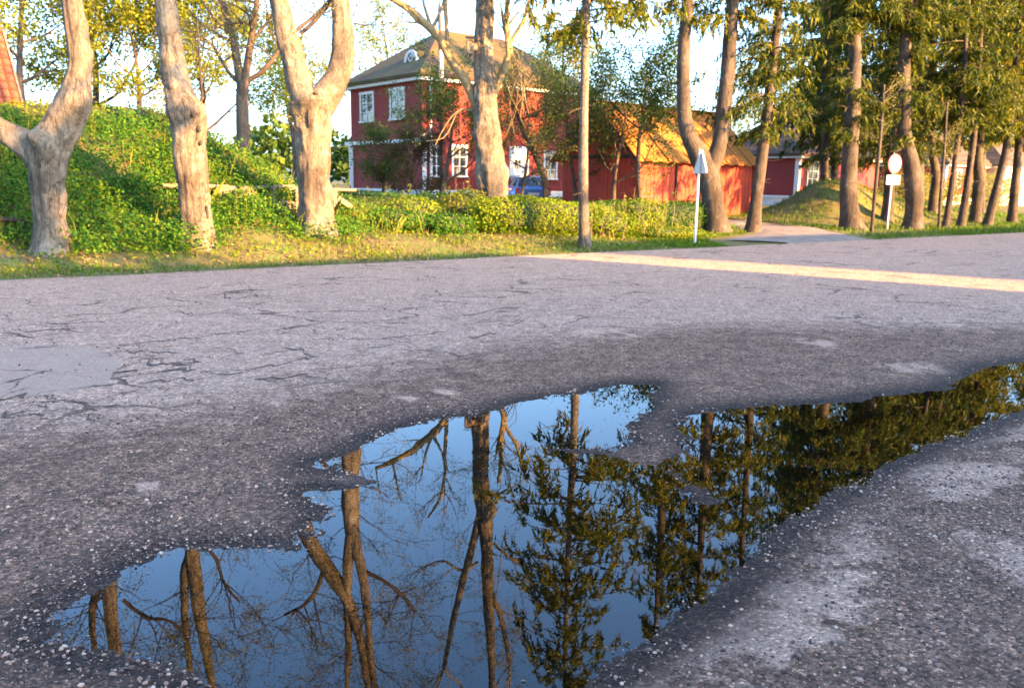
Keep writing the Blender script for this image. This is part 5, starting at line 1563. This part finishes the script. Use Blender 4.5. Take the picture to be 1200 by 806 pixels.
for k in range(1, npk):
    instance(pl0, barn, (k * pw, 0.05 + rgp.uniform(-0.008, 0.008), rgp.uniform(-0.02, 0.02)))
ng = int(bD / pw)
for k in range(ng):
    yc = (k + 0.5) * pw
    hgt = bh + (ridge_z - bh) * (1 - abs(yc - bD / 2) / (bD / 2)) - 0.2
    instance(pl0, barn, (0.05 + rgp.uniform(-0.008, 0.008), (k + 1) * pw, 0), (0, 0, -math.pi / 2), (1, 1, hgt / bh))
m = MB(); m.box(-0.02, 0.02, 0.1, bD - 0.1, bh - 0.12, bh + 0.02); m.build('tie_beam', M['bark_dark'], barn)
m = MB(); m.box(bL + 0.0, bL + 0.08, -0.06, 0.1, 0, bh); m.build('corner_post', M['red_plank'], barn)
m = MB(); m.box(-0.07, 0.03, -0.06, 0.06, 0, bh); m.build('corner_post', M['red_plank'], barn)
m = MB(); m.box(2.28, 2.36, -0.06, 0.02, 0.05, bh - 0.1); m.box(4.35, 4.43, -0.06, 0.02, 0.05, bh - 0.1); m.box(2.28, 4.43, -0.062, 0.02, bh - 0.098, bh - 0.02); m.build('door_frame', M['bark_dark'], barn)
# roof of overlapping planks running up the slope
sl = math.hypot(bD / 2 + 0.35, ridge_z - bh + 0.35 * (ridge_z - bh) / (bD / 2)); pitch = math.atan2(ridge_z - bh, bD / 2)
rw = 0.36; nr_ = int((bL + 0.8) / rw)
rp = MB(); rp.box(0, rw * 1.05, 0, sl, 0, 0.035); rp0 = rp.build('roof_plank', M['roof_moss'], barn)
ez = bh - 0.35 * math.tan(pitch) + 0.04
rp0.location = (-0.4, -0.35, ez); rp0.rotation_euler = (pitch, 0, 0)
for k in range(1, nr_):
    instance(rp0, barn, (-0.4 + k * rw, -0.35 + rgp.uniform(-0.04, 0.03), ez + (0.045 if k % 2 else 0.0)), (pitch, rgp.uniform(-0.02, 0.02), 0))
for k in range(0, nr_):
    instance(rp0, barn, (-0.4 + (k + 1) * rw, bD + 0.35, ez + (0.045 if k % 2 else 0.0)), (pitch, 0, math.pi))
m = MB(); m.beam((-0.4, bD / 2 - 0.1, ridge_z + 0.06), (bL + 0.4, bD / 2 - 0.1, ridge_z + 0.06), 0.26, 0.04); m.beam((-0.4, bD / 2 + 0.1, ridge_z + 0.065), (bL + 0.4, bD / 2 + 0.1, ridge_z + 0.065), 0.24, 0.04); m.build('ridge_board', M['roof_moss'], barn)

# --- generic smaller houses behind
def small_house(name, label, px_corner, py_base, Y, lx, ly, wall_h, rise, wallm, roofm, wins=(), trim=True, chim=None, sink=0.0, ov=0.4):
    C = at(px_corner, py_base, Y)
    h = empty(name, (C[0], C[1], C[2]), RZH); tag(h, label, 'house', 'houses in the background')
    MB().box(0, lx, 0, ly, 0.3, wall_h).build('wall', wallm, h)
    MB().box(-0.04, lx + 0.04, -0.04, ly + 0.04, -1.4, 0.3).build('foundation', M['stone_base'], h)
    hip_roof(lx, ly, wall_h + 0.12, wall_h + rise, ov).build('roof', roofm, h)
    if trim:
        m = MB(); fbox(m, 'x', -ov + 0.1, lx + ov - 0.1, 0.003, ov - 0.1, wall_h - 0.16, wall_h - 0.043); fbox(m, 'y', 0, ly + ov - 0.1, 0.003, ov - 0.1, wall_h - 0.16, wall_h - 0.044); m.build('cornice', M['white'], h)
        m = MB(); fbox(m, 'x', 0, 0.22, 0.004, 0.05, 0.31, wall_h - 0.17); fbox(m, 'y', -0.05, 0.22, 0.004, 0.05, 0.31, wall_h - 0.17); m.build('corner_board', M['white'], h)
        m = MB(); fbox(m, 'y', 0.3, ly, 0.045, 0.1, 0.22, 0.38); m.build('water_board', M['white'], h)
    for (f, t0, t1, z0, z1) in wins:
        window(h, f, t0, t1, z0, z1)
    if chim:
        m = MB(); m.box(chim[0], chim[0] + 0.6, chim[1], chim[1] + 0.6, wall_h + rise * 0.4, wall_h + rise + chim[2]); m.build('chimney', M['brick'], h)
    return h
small_house('red_cottage', 'small red cottage with white corner boards at the end of the drive', 933, 237, 52, 9, 6.5, 2.75, 2.4, M['red_board'], M['roof_rust'], [('x', 1.0, 2.0, 0.95, 2.3), ('x', 3.2, 4.2, 0.95, 2.3), ('y', 3.6, 4.5, 0.95, 2.2)], chim=(3.6, 2.9, 0.7))
small_house('far_house', 'far house with a rusty sunlit roof and pale walls above the cottage', 950, 196, 78, 8, 7, 2.8, 3.4, M['plaster'], M['roof_rust'], [('x', 1.5, 2.6, 1.0, 2.4), ('x', 4.5, 5.6, 1.0, 2.4)], False, (3.5, 3.6, 0.8))
small_house('far_house', 'far house with a tan roof and white eaves behind the slim spruces', 1105, 233, 66, 8, 6.5, 2.6, 2.6, M['red_board'], M['roof_rust'], [('x', 1.5, 2.5, 0.9, 2.1)], True, (3.5, 3.0, 0.5))
small_house('far_house', 'far tan-roofed house at the right edge behind the spruces', 1172, 233, 70, 8, 6.5, 2.6, 2.9, M['plaster'], M['roof_rust'], [('x', 1.5, 2.5, 0.9, 2.1)], True, None)

# --- steep tiled roof at the left edge
Tt = at(2, 36, 29.0); Bb = at(34, 156, 27.0)
dv_ = Bb[:2] - Tt[:2]; hd = float(np.hypot(*dv_)); rz_t = math.atan2(dv_[1], dv_[0]) - math.pi / 2
zb_ = 1.0
th_ = empty('tiled_house', (Tt[0], Tt[1], zb_), rz_t); tag(th_, 'house with a steep orange clay tile roof at the left edge', 'house', 'houses in the background')
zp, zw = float(Tt[2]) - zb_, float(Bb[2]) - zb_
xs = 1.0                                            # the ridge runs along local x
xd = 1.0 if (np.array([math.cos(rz_t), math.sin(rz_t)]) @ np.array([-1.0, -0.6])) > 0 else -1.0
Lr = 6.0 * xd
V = [(0, hd - 0.35, -1), (Lr, hd - 0.35, -1), (Lr, -hd + 0.35, -1), (0, -hd + 0.35, -1), (0, hd - 0.35, zw + 0.1), (Lr, hd - 0.35, zw + 0.1), (Lr, -hd + 0.35, zw + 0.1), (0, -hd + 0.35, zw + 0.1), (0, 0, zp - 0.15), (Lr, 0, zp - 0.15)]
m = MB(); m.add(V, [(0, 1, 5, 4), (2, 3, 7, 6)]); m.add(V, [(1, 2, 6, 9, 5), (3, 0, 4, 8, 7)]); m.build('wall', M['plaster'], th_)
m = MB(); V = [(0, hd, zw), (Lr, hd, zw), (Lr, 0, zp), (0, 0, zp), (Lr, -hd, zw), (0, -hd, zw)]
m.add(V, [(0, 1, 2, 3), (3, 2, 4, 5)]); m.build('roof', M['roof_tile'], th_)
tw, tl = 0.24, 0.40
ti = MB(); aa = np.linspace(0, math.pi, 5); A1 = np.stack([-np.cos(aa) * tw / 2, 0 * aa, np.sin(aa) * 0.07], -1); A2 = A1 * np.array([0.9, 1, 0.9]) + np.array([0, tl, 0.0])
i4 = np.arange(4); ti.add(np.vstack([A1, A2]), np.stack([i4, i4 + 1, i4 + 6, i4 + 5], -1)); ti.add(A1, [(4, 3, 2, 1, 0)])
t_o = None
pt = math.atan2(zp - zw, hd); SLt = math.hypot(hd, zp - zw)
for r_ in range(int(SLt / 0.33)):
    s_ = r_ * 0.33
    for c_ in range(9):
        loc = (xd * (c_ + 0.5) * tw, hd - s_ * math.cos(pt) + 0.03 * math.sin(pt), zw + s_ * math.sin(pt) + 0.02)
        rot = (pt - 0.07 + rgp.uniform(-0.015, 0.015), 0, math.pi + rgp.uniform(-0.03, 0.03))
        if t_o is None:
            t_o = ti.build('roof_tile', M['roof_tile'], th_, smooth=True); t_o.location = loc; t_o.rotation_euler = rot
        else:
            instance(t_o, th_, loc, rot)
hb = MB(); tube(hb, np.array([(0, 0, zp + 0.03), (Lr * 0.5, 0, zp + 0.03), (Lr, 0, zp + 0.03)]), np.array([0.12] * 3), 8); hb.build('ridge_tiles', M['roof_tile'], th_)
hb = MB(); hb.beam((-0.03 * xd, hd + 0.02, zw - 0.05), (-0.03 * xd, 0, zp - 0.05), 0.06, 0.2); hb.beam((-0.03 * xd, -hd, zw - 0.05), (-0.03 * xd, 0, zp - 0.055), 0.06, 0.2); hb.build('barge_board', M['wood'], th_)

# --- unseen houses added on the near side to shade the road but for one strip
def shading_house(label, u0, u1, ridge):
    vr = -26.0
    x, y = xy_of(u0, vr + 4.0)
    h = empty('shading_house', (x, y, -0.07), math.atan2(RU[1], RU[0])); tag(h, label, 'house', 'unseen houses added for shade')
    L = u1 - u0; e = ridge - 3.0
    # end walls skewed to run with the sun, so the gap lets a strip through
    sk = lambda P: [(x_ - 0.353 * (y_ + 4), y_, z_) for x_, y_, z_ in P]
    V = [(0, 0, 0), (L, 0, 0), (L, -8, 0), (0, -8, 0), (0, 0, e), (L, 0, e), (L, -8, e), (0, -8, e), (0, -4, ridge - 0.1), (L, -4, ridge - 0.1)]
    V = sk(V)
    m = MB(); m.add(V, [(1, 0, 4, 5), (3, 2, 6, 7)]); m.add(V, [(2, 1, 5, 9, 6), (0, 3, 7, 8, 4)]); m.build('wall', M['plaster'], h)
    m = MB()
    for s in (1, -1):
        y0 = 0.4 if s == 1 else -8.4
        m.add(sk([(-0.02, y0, e - 0.3), (L + 0.02, y0, e - 0.3), (L + 0.02, -4, ridge), (-0.02, -4, ridge), (-0.02, y0, e - 0.15), (L + 0.02, y0, e - 0.15), (L + 0.02, -4, ridge + 0.12), (-0.02, -4, ridge + 0.12)]),
              [(0, 1, 2, 3), (4, 7, 6, 5), (0, 4, 5, 1), (0, 3, 7, 4), (1, 5, 6, 2)])
    m.build('roof', M['roof_rust'], h)
    for k in range(int(L / 3.2)):
        x0 = 1.2 + k * 3.2
        f = MB(); f.box(x0 - 0.1, x0 + 1.1, 0.0, 0.06, 1.0, 2.6); w = f.build('window', M['white'], h)
        p = MB(); p.box(x0, x0 + 1.0, 0.05, 0.075, 1.1, 2.5); p.build('pane', M['glass'], w)
shading_house('unseen long house added behind the photographer to shade the road', -17.0, 9.2, 7.60)
shading_house('second unseen house added to shade the road, past the sunlit gap', 11.35, 42.0, 7.95)

# ------------------------------------------------------------------ car in the yard
def car():
    Y = 41.0
    c = at(609, 230, Y); gz_ = float(at(609, 207, Y)[2]) - 1.45
    yaw = math.atan2(0.94, -0.30)
    t = empty('parked_car', (c[0], c[1], gz_), yaw)
    tag(t, 'blue hatchback car parked before the white house door', 'car')
    paint = simple('blue_car_paint', (0.09, 0.19, 0.42), 0.22, 0.04, 3, 0.35); rub = simple('tyre_rubber', (0.02, 0.02, 0.02), 0.9, 0.2, 20); red = simple('red_lamp_lens', (0.45, 0.02, 0.015), 0.25, 0.05, 3)
    # stations along x (rear = -2.05 ... front = 2.05): (x, half width, z low, z shoulder)
    st = [(-2.05, 0.70, 0.42, 0.86), (-1.95, 0.80, 0.30, 0.93), (-1.4, 0.85, 0.22, 0.95), (-0.3, 0.86, 0.20, 0.94), (0.8, 0.86, 0.20, 0.92), (1.5, 0.83, 0.22, 0.84), (1.95, 0.74, 0.30, 0.70), (2.08, 0.62, 0.40, 0.60)]
    m = MB(); V = []
    for (x, w, zl, zs) in st:
        V += [(x, -w * 0.92, zl), (x, -w, (zl + zs) / 2), (x, -w * 0.96, zs), (x, -w * 0.5, zs + 0.03), (x, w * 0.5, zs + 0.03), (x, w * 0.96, zs), (x, w, (zl + zs) / 2), (x, w * 0.92, zl)]
    n = len(st); i = np.arange(n * 8).reshape(n, 8); j = np.roll(i, -1, 1)
    m.add(V, np.stack([i[:-1], j[:-1], j[1:], i[1:]], -1).reshape(-1, 4)); m.add(V, [tuple(range(7, -1, -1)), tuple(range(8 * (n - 1), 8 * n))])
    body = m.build('body', paint, t, smooth=True)
    # greenhouse
    g = [(-1.98, 0.74, 0.93), (-1.62, 0.60, 1.42), (0.35, 0.60, 1.45), (1.05, 0.74, 0.93)]
    m = MB(); V = []
    for x, w, z in g: V += [(x, -w, z), (x, w, z)]
    m.add(V, [(0, 1, 3, 2), (2, 3, 5, 4), (4, 5, 7, 6), (0, 2, 4, 6), (7, 5, 3, 1)]); m.build('roof', paint, t)
    def panel(nm, P, mat, off):
        P = np.array(P, float); nn = np.cross(P[1] - P[0], P[2] - P[0]); nn /= np.linalg.norm(nn)
        MB().add(np.vstack([P + nn * off, P - nn * 0.01]), [(0, 1, 2, 3), (0, 4, 5, 1), (1, 5, 6, 2), (2, 6, 7, 3), (3, 7, 4, 0)]).build(nm, mat, t)
    lerp = lambda a, b, k: tuple(np.array(a) * (1 - k) + np.array(b) * k)
    a, b, c_, d = V[0], V[1], V[3], V[2]
    panel('rear_window', [lerp(a, d, .18), lerp(b, c_, .18), lerp(b, c_, .92), lerp(a, d, .92)][::-1], M['glass'], 0.006)
    for s in (1, -1):
        P = [(-1.6, s * 0.71, 1.02), (0.8, s * 0.70, 1.02), (0.3, s * 0.61, 1.38), (-1.45, s * 0.61, 1.38)]
        panel('side_window', P if s == -1 else P[::-1], M['glass'], 0.012)
    panel('windscreen', [(1.0, -0.68, 0.98), (1.0, 0.68, 0.98), (0.42, 0.56, 1.41), (0.42, -0.56, 1.41)], M['glass'], 0.02)
    for s in (1, -1):
        m = MB(); m.box(-2.03, -1.88, s * 0.72 - 0.1, s * 0.72 + 0.1, 0.62, 0.92); m.build('tail_light', red, t)
        for x in (-1.3, 1.25):
            m = MB(); th = np.linspace(0, 2 * math.pi, 20, endpoint=False); V2 = []
            for (yy, r_) in ((-0.1, 0.26), (-0.1, 0.31), (0.1, 0.31), (0.1, 0.26)):
                V2 += [(x + r_ * math.cos(q_), s * 0.76 + yy, 0.31 + r_ * math.sin(q_)) for q_ in th]
            i = np.arange(80).reshape(4, 20); j = np.roll(i, -1, 1); m.add(V2, np.stack([i[:-1], j[:-1], j[1:], i[1:]], -1).reshape(-1, 4))
            w = m.build('wheel', rub, t)
            m = MB(); V3 = [(x + 0.265 * math.cos(q_), s * 0.83, 0.31 + 0.265 * math.sin(q_)) for q_ in th] + [(x, s * 0.85, 0.31)]; m.add(V3, [(k, (k + 1) % 20, 20) for k in range(20)]); m.build('rim', M['grey_paint'], w)
    m = MB(); m.box(-2.12, -1.9, -0.76, 0.76, 0.34, 0.52); m.build('bumper', M['metal_dark'], t)
    m = MB(); m.box(-2.085, -2.0, -0.26, 0.26, 0.62, 0.73); m.build('number_plate', M['white'], t)
    m = MB(); m.box(-1.7, 0.3, -0.56, -0.52, 1.44, 1.5); m.box(-1.7, 0.3, 0.52, 0.56, 1.44, 1.5); m.build('roof_rail', M['grey_paint'], t)
car()

# ------------------------------------------------------------------ signs
def tri_sign():
    b = gnd(814, 287, 0.05); zb = float(terrain_h(np.array([b[0]]), np.array([b[1]]))[0]) - 0.1
    t = empty('road_sign', (b[0], b[1], zb), math.atan2(-0.952, 0.307)); tag(t, 'triangular road sign seen from its grey back on a pale post', 'sign')
    top = float(at(814, 176, b[1])[2]) - zb
    m = MB(); tube(m, np.array([(0, 0, 0), (0, 0, top * 0.5), (0, 0, top - 0.1)]), np.array([0.035] * 3), 12); m.build('post', M['grey_paint'], t, smooth=True)
    s = 0.66; hgt = 0.60; r = 0.05
    out = []
    for k, (cx, cz) in enumerate(((-s / 2 + r, r), (s / 2 - r, r), (0, hgt - r))):
        a0 = (-math.pi / 2 - math.pi * 2 / 3, -math.pi / 2, math.pi / 6)[k]
        for q in np.linspace(a0, a0 + math.pi * 2 / 3, 5): out.append((cx + r * math.cos(q), cz + r * math.sin(q)))
    n = len(out); z0 = top - hgt
    # local y+ is the side the sign faces (away up the road)
    def plate(y0, y1, k):
        cx = sum(p[0] for p in out) / n; cz = sum(p[1] for p in out) / n
        P = [(cx + (p[0] - cx) * k, cz + (p[1] - cz) * k) for p in out]
        V = [(p[0], y0, z0 + p[1]) for p in P] + [(p[0], y1, z0 + p[1]) for p in P]
        m = MB(); m.add(V, [tuple(range(n)), tuple(range(2 * n - 1, n - 1, -1))]); m.add(V, [(k_, n + k_, n + (k_ + 1) % n, (k_ + 1) % n) for k_ in range(n)]); return m
    pl = plate(0.040, 0.065, 1.0).build('plate', M['grey_paint'], t)
    rim = MB()
    for k in range(n):
        a, b2 = out[k], out[(k + 1) % n]
        rim.beam((a[0], 0.052, z0 + a[1]), (b2[0], 0.052, z0 + b2[1]), 0.05, 0.012)
    rim.build('rim', M['grey_paint'], t)
    m = MB(); m.box(-0.05, 0.05, 0.02, 0.041, z0 + 0.16, z0 + 0.2); m.box(-0.05, 0.05, 0.02, 0.0405, z0 + 0.38, z0 + 0.42); m.build('bracket', M['grey_paint'], t)
    plate(0.066, 0.070, 0.97).build('red_border', simple('sign_red', (0.55, 0.03, 0.02), 0.35, 0.05, 6), t); plate(0.071, 0.074, 0.72).build('sign_face', M['white'], t)
tri_sign()

def round_sign():
    b = gnd(1039, 271, 0.05); zb = float(terrain_h(np.array([b[0]]), np.array([b[1]]))[0]) - 0.1
    t = empty('road_sign', (b[0], b[1], zb), math.atan2(0.457, 0.889)); tag(t, 'round white road sign with red rim and small plate on leaning post', 'sign')
    hp = at(1047, 192, b[1]); lean = np.array([(hp[0] - b[0]), 0]); top = float(hp[2]) - zb
    c, s = 0.6, -0.8
    lx, ly = lean[0] * 0.889, -lean[0] * 0.457
    def ax(z): k = z / top; return np.array([lx * k, ly * k, z])
    m = MB(); tube(m, np.array([ax(0), ax(top * 0.5), ax(top + 0.25)]), np.array([0.035] * 3), 12); m.build('post', M['grey_paint'], t, smooth=True)
    th = np.linspace(0, 2 * math.pi, 28, endpoint=False)
    def disc(r, y0, y1):
        C = ax(top); V = [(C[0] + r * math.cos(q), C[1] + y0, C[2] + r * math.sin(q)) for q in th] + [(C[0] + r * math.cos(q), C[1] + y1, C[2] + r * math.sin(q)) for q in th]
        m = MB(); m.add(V, [tuple(range(28)), tuple(range(55, 27, -1))]); i = np.arange(28); m.add(V, np.stack([i, (i + 1) % 28, (i + 1) % 28 + 28, i + 28], -1)); return m
    red = simple('sign_rim_red', (0.60, 0.04, 0.025), 0.35, 0.05, 6); wf = simple('sign_white', (0.78, 0.76, 0.73), 0.35, 0.03, 6)
    disc(0.36, -0.075, -0.045).build('red_border', red, t); disc(0.305, -0.080, -0.076).build('sign_face', wf, t)
    C = ax(top - 0.60)
    m = MB(); m.box(C[0] - 0.36, C[0] + 0.36, C[1] - 0.07, C[1] - 0.045, C[2] - 0.17, C[2] + 0.17); m.build('supplementary_plate', wf, t)
    m = MB(); m.box(C[0] - 0.2, C[0] + 0.2, C[1] - 0.043, C[1] + 0.03, C[2] - 0.02, C[2] + 0.02); m.box(C[0] - 0.15, C[0] + 0.15, C[1] - 0.043, C[1] + 0.03, C[2] + 0.56, C[2] + 0.6); m.build('bracket', M['metal_dark'], t)
round_sign()

# ------------------------------------------------------------------ weathered log rail on the bank
def log_rail():
    v = 4.1
    b = edge_pt(300, v, 235); b[2] = terrain_h(np.array([b[0]]), np.array([b[1]]))[0]
    t = empty('log_rail', tuple(b)); tag(t, 'weathered wooden rail with short posts and planks across the bank', 'fence')
    def P(px, py, dv=0.0):
        e = edge_pt(px, v + dv, py); return at(px, py, e[1])
    def bar(nm, a, c, w, h):
        m = MB(); Q = np.array([a, a * 0.67 + c * 0.33, a * 0.33 + c * 0.67, c]); Q[1:3] += rgp.normal(0, 0.012, (2, 3))
        if nm == 'rail': tube(m, smooth_path(Q, np.array([w, w * 1.05, w * 0.95, w]) / 2, 0.12)[0], np.interp(np.linspace(0, 1, len(smooth_path(Q, np.ones(4) * w / 2, 0.12)[0])), [0, 1], [w / 2, w * 0.42]), 9, 0, 0.12, 5, 6)
        else: m.beam(a, c, w, h)
        m.build(nm, M['wood'], t, b)
    bar('rail', P(190, 218), P(268, 219), 0.10, 0.1); bar('rail', P(262, 220, 0.1), P(345, 218, 0.1), 0.085, 0.1); bar('rail', P(338, 221, 0.2), P(417, 223, 0.2), 0.09, 0.1)
    for (x, y0, y1, w) in ((257, 219, 234, 0.10), (275, 223, 237, 0.12), (297, 222, 239, 0.10), (321, 220, 243, 0.09), (348, 222, 244, 0.10), (392, 224, 240, 0.09)):
        bar('post', P(x, y1 + 5), P(x, y0), w, w)
    bar('plank', P(258, 225), P(275, 226), 0.05, 0.17); bar('plank', P(276, 225), P(296, 226), 0.05, 0.16); bar('plank', P(275, 232), P(297, 233), 0.05, 0.14); bar('plank', P(298, 235), P(322, 237), 0.05, 0.15); bar('plank', P(322, 238), P(345, 242), 0.06, 0.2); bar('plank', P(396, 232), P(412, 243), 0.05, 0.12)
log_rail()

# grey fallen branch at the far left, stub post on the bank, nest box, pole
def misc():
    def pz(px, v, lift=0.1):
        e = edge_pt(px, v); return np.array([e[0], e[1], terrain_h(np.array([e[0]]), np.array([e[1]]))[0] + lift])
    a, c = pz(-18, 3.0, 0.28), pz(32, 2.9, 0.32)
    m = MB(); Q = np.array([a, a * .6 + c * .4 + np.array([0, 0, .05]), c]); q_, r_ = smooth_path(Q, np.array([.05, .045, .03]), .1); tube(m, q_, r_, 8, 0, .15, 3, 6)
    o = m.build('fallen_branch', M['bark_spruce'], None, a, True); tag(o, 'grey fallen branch lying behind the leftmost pollard', 'branch')
    e = edge_pt(104, 9.0); z0 = terrain_h(np.array([e[0]]), np.array([e[1]]))[0]; zt_ = at(104, 103, e[1])[2]
    m = MB(); q_, r_ = smooth_path(np.array([(e[0], e[1], z0 - .2), (e[0] + .01, e[1], (z0 + zt_) / 2), (e[0], e[1], zt_)]), np.array([.11, .10, .10]), .1); tube(m, q_, r_, 10, 0, .1, 4, 5)
    o = m.build('wooden_post', M['wood'], None, (e[0], e[1], z0), True); tag(o, 'short wooden post on top of the bank by the leftmost pollard', 'post')
    # nest box on the tall pollard
    p = at(551, 64, 23.75)
    t = empty('nest_box', tuple(p), 0.2); tag(t, 'small grey nest box fixed to the left side of the tall pollard', 'nest box')
    MB().box(-.09, .09, -.09, .09, 0, .36).build('box', M['wood'], t)
    m = MB(); m.add([(-.12, -.14, .37), (.12, -.14, .37), (.12, .12, .45), (-.12, .12, .45), (-.12, -.14, .39), (.12, -.14, .39), (.12, .12, .47), (-.12, .12, .47)], [(3, 2, 1, 0), (4, 5, 6, 7), (0, 1, 5, 4), (1, 2, 6, 5), (2, 3, 7, 6), (3, 0, 4, 7)]); m.build('lid', M['bark_dark'], t)
    m = MB(); th = np.linspace(0, 6.283, 12, endpoint=False); m.add([(.03 * math.cos(q), -.093, .24 + .03 * math.sin(q)) for q in th], [tuple(range(12))]); m.build('entrance_hole', M['metal_dark'], t)
    m = MB(); m.box(.085, .2, -.02, .02, .1, .3); m.build('batten', M['wood'], t)
    # pole before the house
    g_ = grounded(517, 228, 39.0); top = at(515, 12, 39.0)
    t = empty('utility_pole', tuple(g_)); tag(t, 'slim pole with a pale sleeve rising before the house corner', 'pole')
    h = top[2] - g_[2]
    m = MB(); tube(m, np.array([(0, 0, 0), (0, 0, h / 2), (top[0] - g_[0], 0, h)]), np.array([.085, .08, .07]), 10); m.build('shaft', M['bark_spruce'], t, None, True)
    m = MB(); k0, k1 = (at(515, 95, 39)[2] - g_[2]), (at(515, 60, 39)[2] - g_[2]); tube(m, np.array([(0, -.02, k0), (0, -.02, (k0 + k1) / 2), (0, -.02, k1)]), np.array([.105] * 3), 12); m.build('sleeve', M['grey_paint'], t, None, True)
    m = MB(); m.box(-.14, .14, -.12, .12, h - .02, h + .10); m.build('cap', M['metal_dark'], t)
misc()

# unseen street trees: one shades the bank, one added to dapple the sun strip
for k, (x, y, hh, rad, lab) in enumerate([(14.0, 0.0, 12.5, 3.6, 'tall street tree across the road, nearest the photographer'), (24.8, 5.9, 10.5, 2.4, 'unseen street tree added to dapple the sunlit strip of road')]):
    rgk = np.random.default_rng(700 + k)
    t = new_tree('street_tree', (x, y, -0.07), lab, 'tree', 'street trees across the road')
    tm, lm, tips = MB(), MB(), []
    P = np.array([(0, 0, -.2), (0.1, 0, hh * .3), (0, .15, hh * .6), (.1, .1, hh * .9)]); q_, r_ = smooth_path(P, np.array([.3, .24, .17, .05]), .4); tube(tm, q_, r_, 10, 0, .08, k)
    for j in range(11):
        i = int(len(q_) * ((.3 if k else .5) + (.65 if k else .5) * j / 11)); i = min(i, len(q_) - 1); a = j * 2.4
        grow(rgk, tm, tips, q_[i], (math.cos(a), math.sin(a), .5), rad * .7 * rgk.uniform(.6, 1), .06, 0, 2, .08, .25, (3, 4), (.4, .9), (.5, .75), .008)
    tm.build('trunk', M['bark'], t, None, True); tip_leaves(lm, tips, 2 if k else 8, .25, .14 if k else .26, rgk, aspect=.7); lm.build('crown', M['leaf_green'], t)
